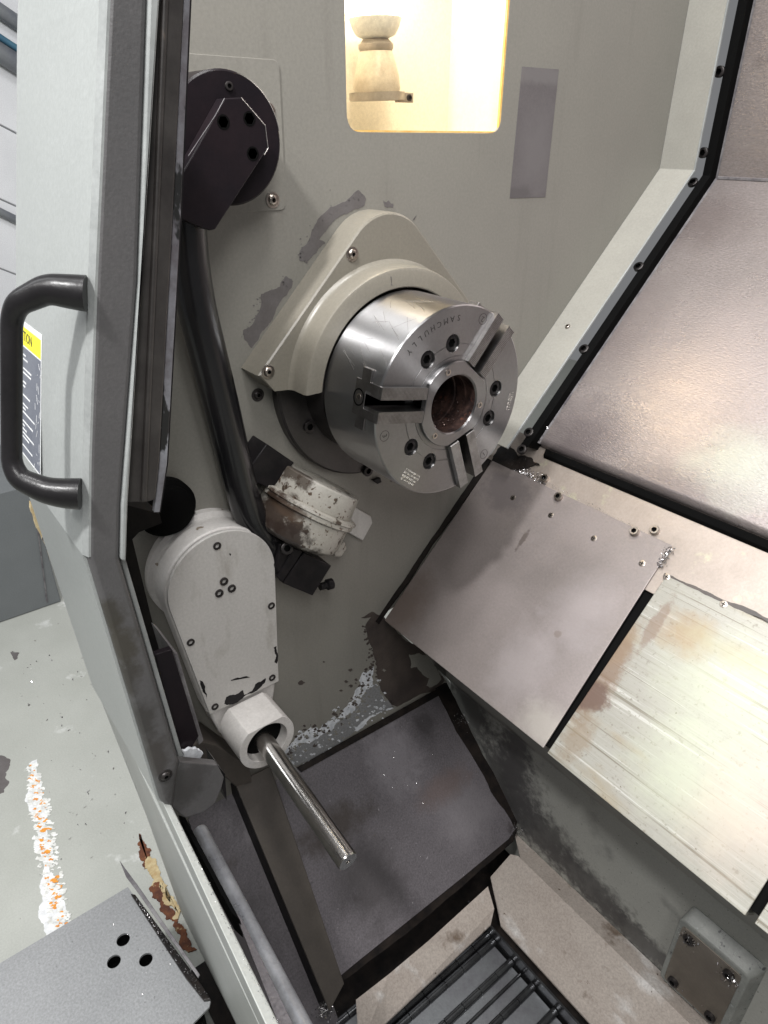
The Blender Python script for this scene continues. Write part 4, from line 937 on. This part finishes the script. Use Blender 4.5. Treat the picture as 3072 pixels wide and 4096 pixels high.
# foot of the door
mb = MB(); mb.ext([P(*p, 0, XD - 3) for p in [(352,1735),(389,1645),(470,1652),(484,1680),(480,1700),(466,1735),(440,1755),(400,1768),(375,1748)]], (-10,0,0)); part('foot_plate', mb, m_doordk, door, bevel=1.5)
inst('screw', S_dark, door, P(357, 1675, 0, XD), (1,0,0), scale=.8)
mb = MB(); mb.ext([P(*p, 0, XD - 13.5) for p in [(470,1652),(486,1672),(490,1730),(478,1700)]], (-30,0,0)); part('foot_flange', mb, m_black, door)
mb = MB(); q = [P(*p, 0, 60) for p in [(335,1415),(372,1403),(430,1590),(400,1640),(388,1640)]]; mb.ext(q, (-8,0,0)); part('guide_bracket', mb, m_blackpaint, door, bevel=1)
mb = MB(); q = [P(*p, 0, 40) for p in [(372,1403),(384,1412),(440,1600),(430,1610)]]; mb.ext(q, (-60,0,0)); part('guide_rail', mb, m_edge, door, bevel=1)
q = jag([P(*p, 0, 62) for p in [(392,1618),(420,1612),(436,1622),(428,1640),(400,1640)]], .2, 3, 3); mb = MB(); mb.ext(q, (4,0,0)); part('paint_lump', mb, m_white_peel, door)
# handle: bent black tube
hp = [P(186, 634, 0, 97), P(150, 630, 0, 92), P(104, 624, 0, 84), P(38, 655, 0, 72), P(25, 690, 0, 66), P(25, 1000, 0, 66), P(42, 1035, 0, 72), P(100, 1060, 0, 84), P(140, 1066, 0, 92), P(174, 1067, 0, 97)]
mb = MB(); rp = rounded(hp, 14, 5)
def rr(p):
    t = min(1, max(0, (p.x - 66)/30)); return 7.6 + 5.0*t
mb.tube(rp, [rr(p) for p in rp], 24); hd = part('handle', mb, m_handle, door, 50)
for (u, v, ru, cl_) in [(238,1330,12,(.03,.026,.018)),(255,1400,16,(.035,.03,.02)),(270,1470,14,(.03,.026,.02)),(300,1560,16,(.03,.027,.024)),(330,1640,18,(.035,.03,.026)),(400,1700,22,(.03,.028,.026)),(430,1660,16,(.05,.047,.047))]:
    spot(m_doordk, DE(260, 1200), DE(u, v), (60, ru, ru*1.4), cl_, .75, 70, .35)
# caution sticker on the front sheet
Aa, Bb = Fp[2], Fp[3]; dn = (Bb - Aa).normalized(); on = Vector((1,0,0)).cross(dn); on = on if on.y < 0 else -on
o_s = Aa + Vector((0, -2.5, 0))
def ST(u, v): return PP(u, v, o_s + on*.4, on)
xr_ = ST(89, 860).x; topv = (ST(88, 722) - o_s).dot(dn); botv = (ST(88, 1030) - o_s).dot(dn); xl_ = xr_ - 110
def sq(xa, xb, va, vb, h): 
    c = o_s + on*h; c = Vector((0, c.y, c.z)); return [Vector((xa,0,0)) + c + dn*va, Vector((xb,0,0)) + c + dn*va, Vector((xb,0,0)) + c + dn*vb, Vector((xa,0,0)) + c + dn*vb]
stk = MB(); stk.ext(sq(xl_, xr_, topv, botv, .2), on*.3); sticker = part('caution_sticker', stk, m_stw, door)
mb = MB(); mb.ext(sq(xl_ + 2, xr_ - 2, topv + 5, topv + 22, .55), on*.1); part('yellow_band', mb, m_yellow, sticker)
mb = MB(); mb.ext(sq(xl_ + 2, xr_ - 2, topv + 23.5, botv - 2, .55), on*.1); part('text_field', mb, m_stk, sticker)
mb = MB(); cc = sq(xl_, xr_, topv, botv, .7); text_into(mb, "CAUTION", 13, cc[0] + Vector((50, 0, 0)) + dn*13.5, (1,0,0), -dn); part('caution_text', mb, m_ink, sticker)
mb = MB(); rnd = random.Random(3)
vv = topv + 30
while vv < botv - 6:
    L = rnd.uniform(18, 70); mb.ext(sq(xr_ - 84, xr_ - 84 + L, vv, vv + 1.6, .7), on*.08); vv += rnd.choice([4, 4, 4, 9])
part('printed_lines', mb, m_stw, sticker, kind='stuff')
mb = MB()
for k_ in range(4):
    c = sq(xr_ - 12, xr_ - 12, topv + 40 + 26*k_, topv + 41 + 26*k_, .7)[0]
    for j in range(5):
        a = c + Vector((rnd.uniform(-9, 9), 0, 0)) + dn*rnd.uniform(-10, 10); b_ = a + Vector((rnd.uniform(-6, 6), 0, 0)) + dn*rnd.uniform(-8, 8)
        s_ = Vector((.9,0,0)); mb.ext([a, a + s_, b_ + s_, b_], on*.08)
part('pictogram', mb, m_stw, sticker)

# ================================================================== DOOR RAIL AND FRONT PANEL
def on_line(a, b, x): return a + (b - a)*((x - a.x)/(b.x - a.x))
r0 = P(430, 1790, 2, -450); r1 = P(651, 2212, 2, -450)
mb = MB(); mb.lathe([(0, 5), (2, 8), (5, 9), (900, 9)], r0, r1 - r0, (0,0,1), 32)
single('door_rail', mb, m_rod, 'round steel rail for the sliding door along the front sill', 'rail', r0, smooth=40)
fp = thing('front_apron', 'pale grey lower front apron of the machine below the door', 'panel', (200, -440, -1150))
ZF = -1150.0
f1 = P(430, 2050, 2, ZF); f0 = P(305, 1794, 2, ZF); s0 = P(359, 1751, 2, -313.5); s1 = P(573, 2212, 2, -313.5)
def section(x):
    a = on_line(s0, s1, x); f = on_line(f0, f1, x); k = on_line(P(374,1746,2,-318), P(603,2212,2,-318), x)
    return [a, k, k + Vector((0, 0, -60)), Vector((x, k.y - 6, k.z - 60)), Vector((x, f.y + 8, ZF)), Vector((x, f.y, ZF))]
mb = MB(); mb.loft(section(-330), section(700)); part('sheet', mb, m_front, fp, 30, 2, 3)
def strip_line(name, pts0, z, dz, mat):
    q = [P(u, v, 2, z) for u, v in pts0]; m_ = MB(); m_.ext(q, (0, 0, dz)); return part(name, m_, mat, fp, bevel=.5)
strip_line('inner_sill', [(385,1760),(400,1765),(520,1990),(500,1972)], -385, -30, m_hole)
strip_line('sill_ledge', [(505,1965),(523,1985),(640,2225),(606,2225)], -392, -4, m_chute)
pts = []
for i in range(200):
    t = random.random(); pts.append(P(374 + 229*t - random.random()*10, 1746 + 466*t, 2, -316))
part('chips', chips_mb(pts, .8, 17), m_chip, fp, kind='stuff')
# weld seam and rust at the foot of the panel
def FL(u, v, h=0): return P(u, v, 2, ZF + h)
def fpatch(name, pts, mat, seed, h=1.0, amp=.12, it=4):
    q = jag([FL(u, v, h) for u, v in pts], amp, it, seed); mbx = MB(); mbx.ext(q, (0,0,-h + .1)); return mbx
# ================================================================== FLOOR
single('shop_floor', MB().box((-3600, -3600, ZF - 40), (3600, 3600, ZF)), m_floor, None, None, (0, 0, ZF), kind='structure')
fm = thing('floor_marking', 'worn white and orange painted line on the pale floor', 'floor marking', FL(100, 1830))
rnd = random.Random(21); W = MB(); O = MB()
for i in range(420):
    t = rnd.random(); uc = 70 + 62*t; vc = 1655 + 355*t; hw = 9 + 14*min(1, t*4)
    u = uc + rnd.uniform(-hw, hw); v = vc + rnd.uniform(-8, 8); s = rnd.uniform(2, 8)
    if .62 < t*1.0 < .66: continue
    q = jag([FL(u - s, v + s*.25, .8), FL(u - s*.3, v - s*.5, .8), FL(u + s, v - s*.3, .8), FL(u + s*.6, v + s*.4, .8)], .25, 2, 500 + i)
    (O if (abs(u - uc) < hw*.6 and rnd.random() < .42) else W).ext(q, (0, 0, rnd.uniform(.3, 1.1)))
part('white_flakes', W, m_flake, fm, kind='stuff'); part('orange_flakes', O, m_orange, fm, kind='stuff')
part('worn_paint', fpatch('w', [(62,1650),(80,1640),(92,1690),(105,1760),(118,1850),(142,1960),(140,2020),(100,2020),(88,1930),(72,1830),(60,1740)], m_flake, 91, .5, .16, 5), m_stw, fm)
fs = thing('floor_scuff', 'dark bare patches worn through the floor paint at the left', 'floor scuff', FL(10, 1670))
for i, pts in enumerate([[(0,1632),(22,1640),(18,1662),(12,1668),(20,1690),(8,1712),(-10,1715),(-12,1630)], [(22,1408),(42,1410),(38,1422),(32,1426)]]):
    part('bare_patch', fpatch('p', pts, m_peel, 60 + i, .6, .14), m_peel, fs)
rs = thing('rust_line', 'rusty brown crust where the front panel meets the floor', 'rust', FL(350, 1920))
for i, (pts, mt) in enumerate([([(300,1800),(312,1818),(325,1850),(330,1872),(312,1878),(300,1845)], m_rust), ([(322,1850),(345,1890),(352,1935),(338,1930),(325,1890)], m_crust),
        ([(322,1918),(345,1905),(360,1925),(345,1948),(328,1938)], m_rust), ([(345,1935),(365,1950),(395,2000),(425,2050),(415,2055),(380,2010),(352,1970)], m_rust), ([(350,1900),(360,1935),(385,1985),(372,1985),(350,1940)], m_crust)]):
    part('crust', fpatch('r', pts, mt, 70 + i, 2 + i*.4, .24, 5), mt, rs)
pts = scatter_quad(FL(20,1400), FL(200,1420), FL(300,1850), FL(100,1900), 70, 33)
single('floor_swarf', chips_mb(pts, 4.5, 34), m_chip, 'scattered bright swarf on the pale floor', 'swarf', FL(180,1700), kind='stuff')
# coolant tank lid with three holes
ZT = -850.0
def TK(u, v, z=ZT): return P(u, v, 2, z)
tk = thing('coolant_tank', 'grey coolant tank lid with three round holes by the floor', 'tank', TK(200, 2100, ZF))
lid = [TK(u, v) for u, v in [(276,1916),(455,2160),(452,2175),(330,2300),(-200,2420),(-200,2200)]]
mb = MB(); mb.ext(lid, (0,0,-4)); ld = part('lid', mb, m_tank, tk)
cm = MB(); hl = [(266,2030),(246,2077),(315,2073)]
for u, v in hl: cm.lathe([(-20, 10.5), (10, 10.5)], TK(u, v), (0,0,1), (1,0,0), 32)
cut(ld, cm)
ce = sum(lid, Vector((0,0,0)))/len(lid)
mb = MB(); mb.ext([p + (ce - p).normalized()*14 - Vector((0,0,40)) for p in lid], (0,0,ZF - ZT + 42)); part('tank_body', mb, m_hole, tk)
mb = MB(); q = [TK(u, v, ZT + 6) for u, v in [(282,1930),(292,1932),(436,2128),(455,2158),(440,2160),(400,2110)]]; mb.ext(q, (0,0,-14)); part('edge_seal', mb, m_gunk, tk, bevel=1)
mb = MB(); q = [TK(u, v, ZT + 16) for u, v in [(258,1858),(268,1872),(300,1915),(432,2105),(428,2112),(296,1925),(272,1893)]]; mb.ext(q, (0,0,-3)); part('edge_trim', mb, m_edge, tk, bevel=.8)
pts = scatter_quad(TK(290,1940,ZT+7), TK(300,1945,ZT+7), TK(450,2150,ZT+7), TK(430,2150,ZT+7), 160, 35) 
part('chips', chips_mb(pts, 2.0, 36), m_chip, tk, kind='stuff')
pts = scatter_quad(TK(270,1930), TK(440,2150), TK(330,2210), TK(20,2110), 90, 37)
part('chips', chips_mb(pts, 1.4, 38), m_chip, tk, kind='stuff')

# ================================================================== BEYOND THE DOOR
cb = P(132, 1300, 2, ZF); cb2 = P(0, 1340, 2, ZF)
print('cabinet', cb, cb2)
cab = thing('machine_cabinet', 'dark grey cabinet side standing beyond the door', 'cabinet', (cb.x, cb.y, ZF))
zt = P(60, 1050, 0, cb.x).z
mb = MB(); mb.box((cb.x - 500, cb2.y - 900, ZF + 2), (cb.x, cb.y, zt)); part('side_panel', mb, m_cabinet, cab, bevel=3)
mb = MB(); q = [P(u, v, 0, cb.x + 4) for u, v in [(100,1300),(103,1300),(80,1120),(77,1120)]]; mb.ext(q, (2,0,0)); part('corner_seam', mb, m_edge, cab)
# crusty joint between cabinet and door
jt = thing('sealant_joint', 'crusty yellow sealant joint beside the dark cabinet', 'sealant', P(120, 1200, 0, -160))
q = jag([P(u, v, 0, -160) for u, v in [(66,1085),(80,1095),(100,1150),(130,1230),(172,1322),(165,1325),(140,1290),(108,1205),(85,1150)]], .06, 3, 9); mb = MB(); mb.ext(q, (-6,0,0)); part('bead', mb, m_crust, jt)
for u, v in [(100,1163),(157,1305)]: inst('drip', S_dome_s, jt, P(u, v, 0, -158), (1,0,0))
# white sloping boards far behind, with hoses
dW = Vector((-.237, 1.04, -.575)); dW.x = 0; dW.normalize()
wl = thing('boarded_wall', 'white boarded wall with dark cables at the far left', 'wall', (-2600, -500, -600), kind='structure')
nW = Vector((1,0,0)); XB = -2600.0; upw = nW.cross(dW); upw = upw if upw.z > 0 else -upw
ctr = P(20, 400, 0, XB)
for i in range(-12, 24):
    o_ = ctr + upw*(i*250 - 60); mb = MB()
    mb.ext([o_ - dW*3000, o_ + dW*1300, o_ + dW*1300 + upw*244, o_ - dW*3000 + upw*244], (-20,0,0)); part('board', mb, m_brick, wl, bevel=3)
cb_ = 0
for (u, v, r, mt, nm, lb) in [(20,35,26,m_pipe,'cable','dark cable high on the white boards'),(20,92,12,m_blue,'cable','thin blue cable on the white boards'),(20,125,34,m_pipe,'cable','thick dark cable below the blue one'),(20,466,16,m_pipe,'cable','dark cable lower down on the white boards')]:
    o_ = P(u, v, 0, XB + r); mb = MB(); mb.tube([o_ - dW*3000, o_ - dW*60, o_ + dW*30 - upw*4, o_ + dW*1300], r, 12); single(nm, mb, mt, lb, 'cable', o_, smooth=50, group='cables on the white boards')
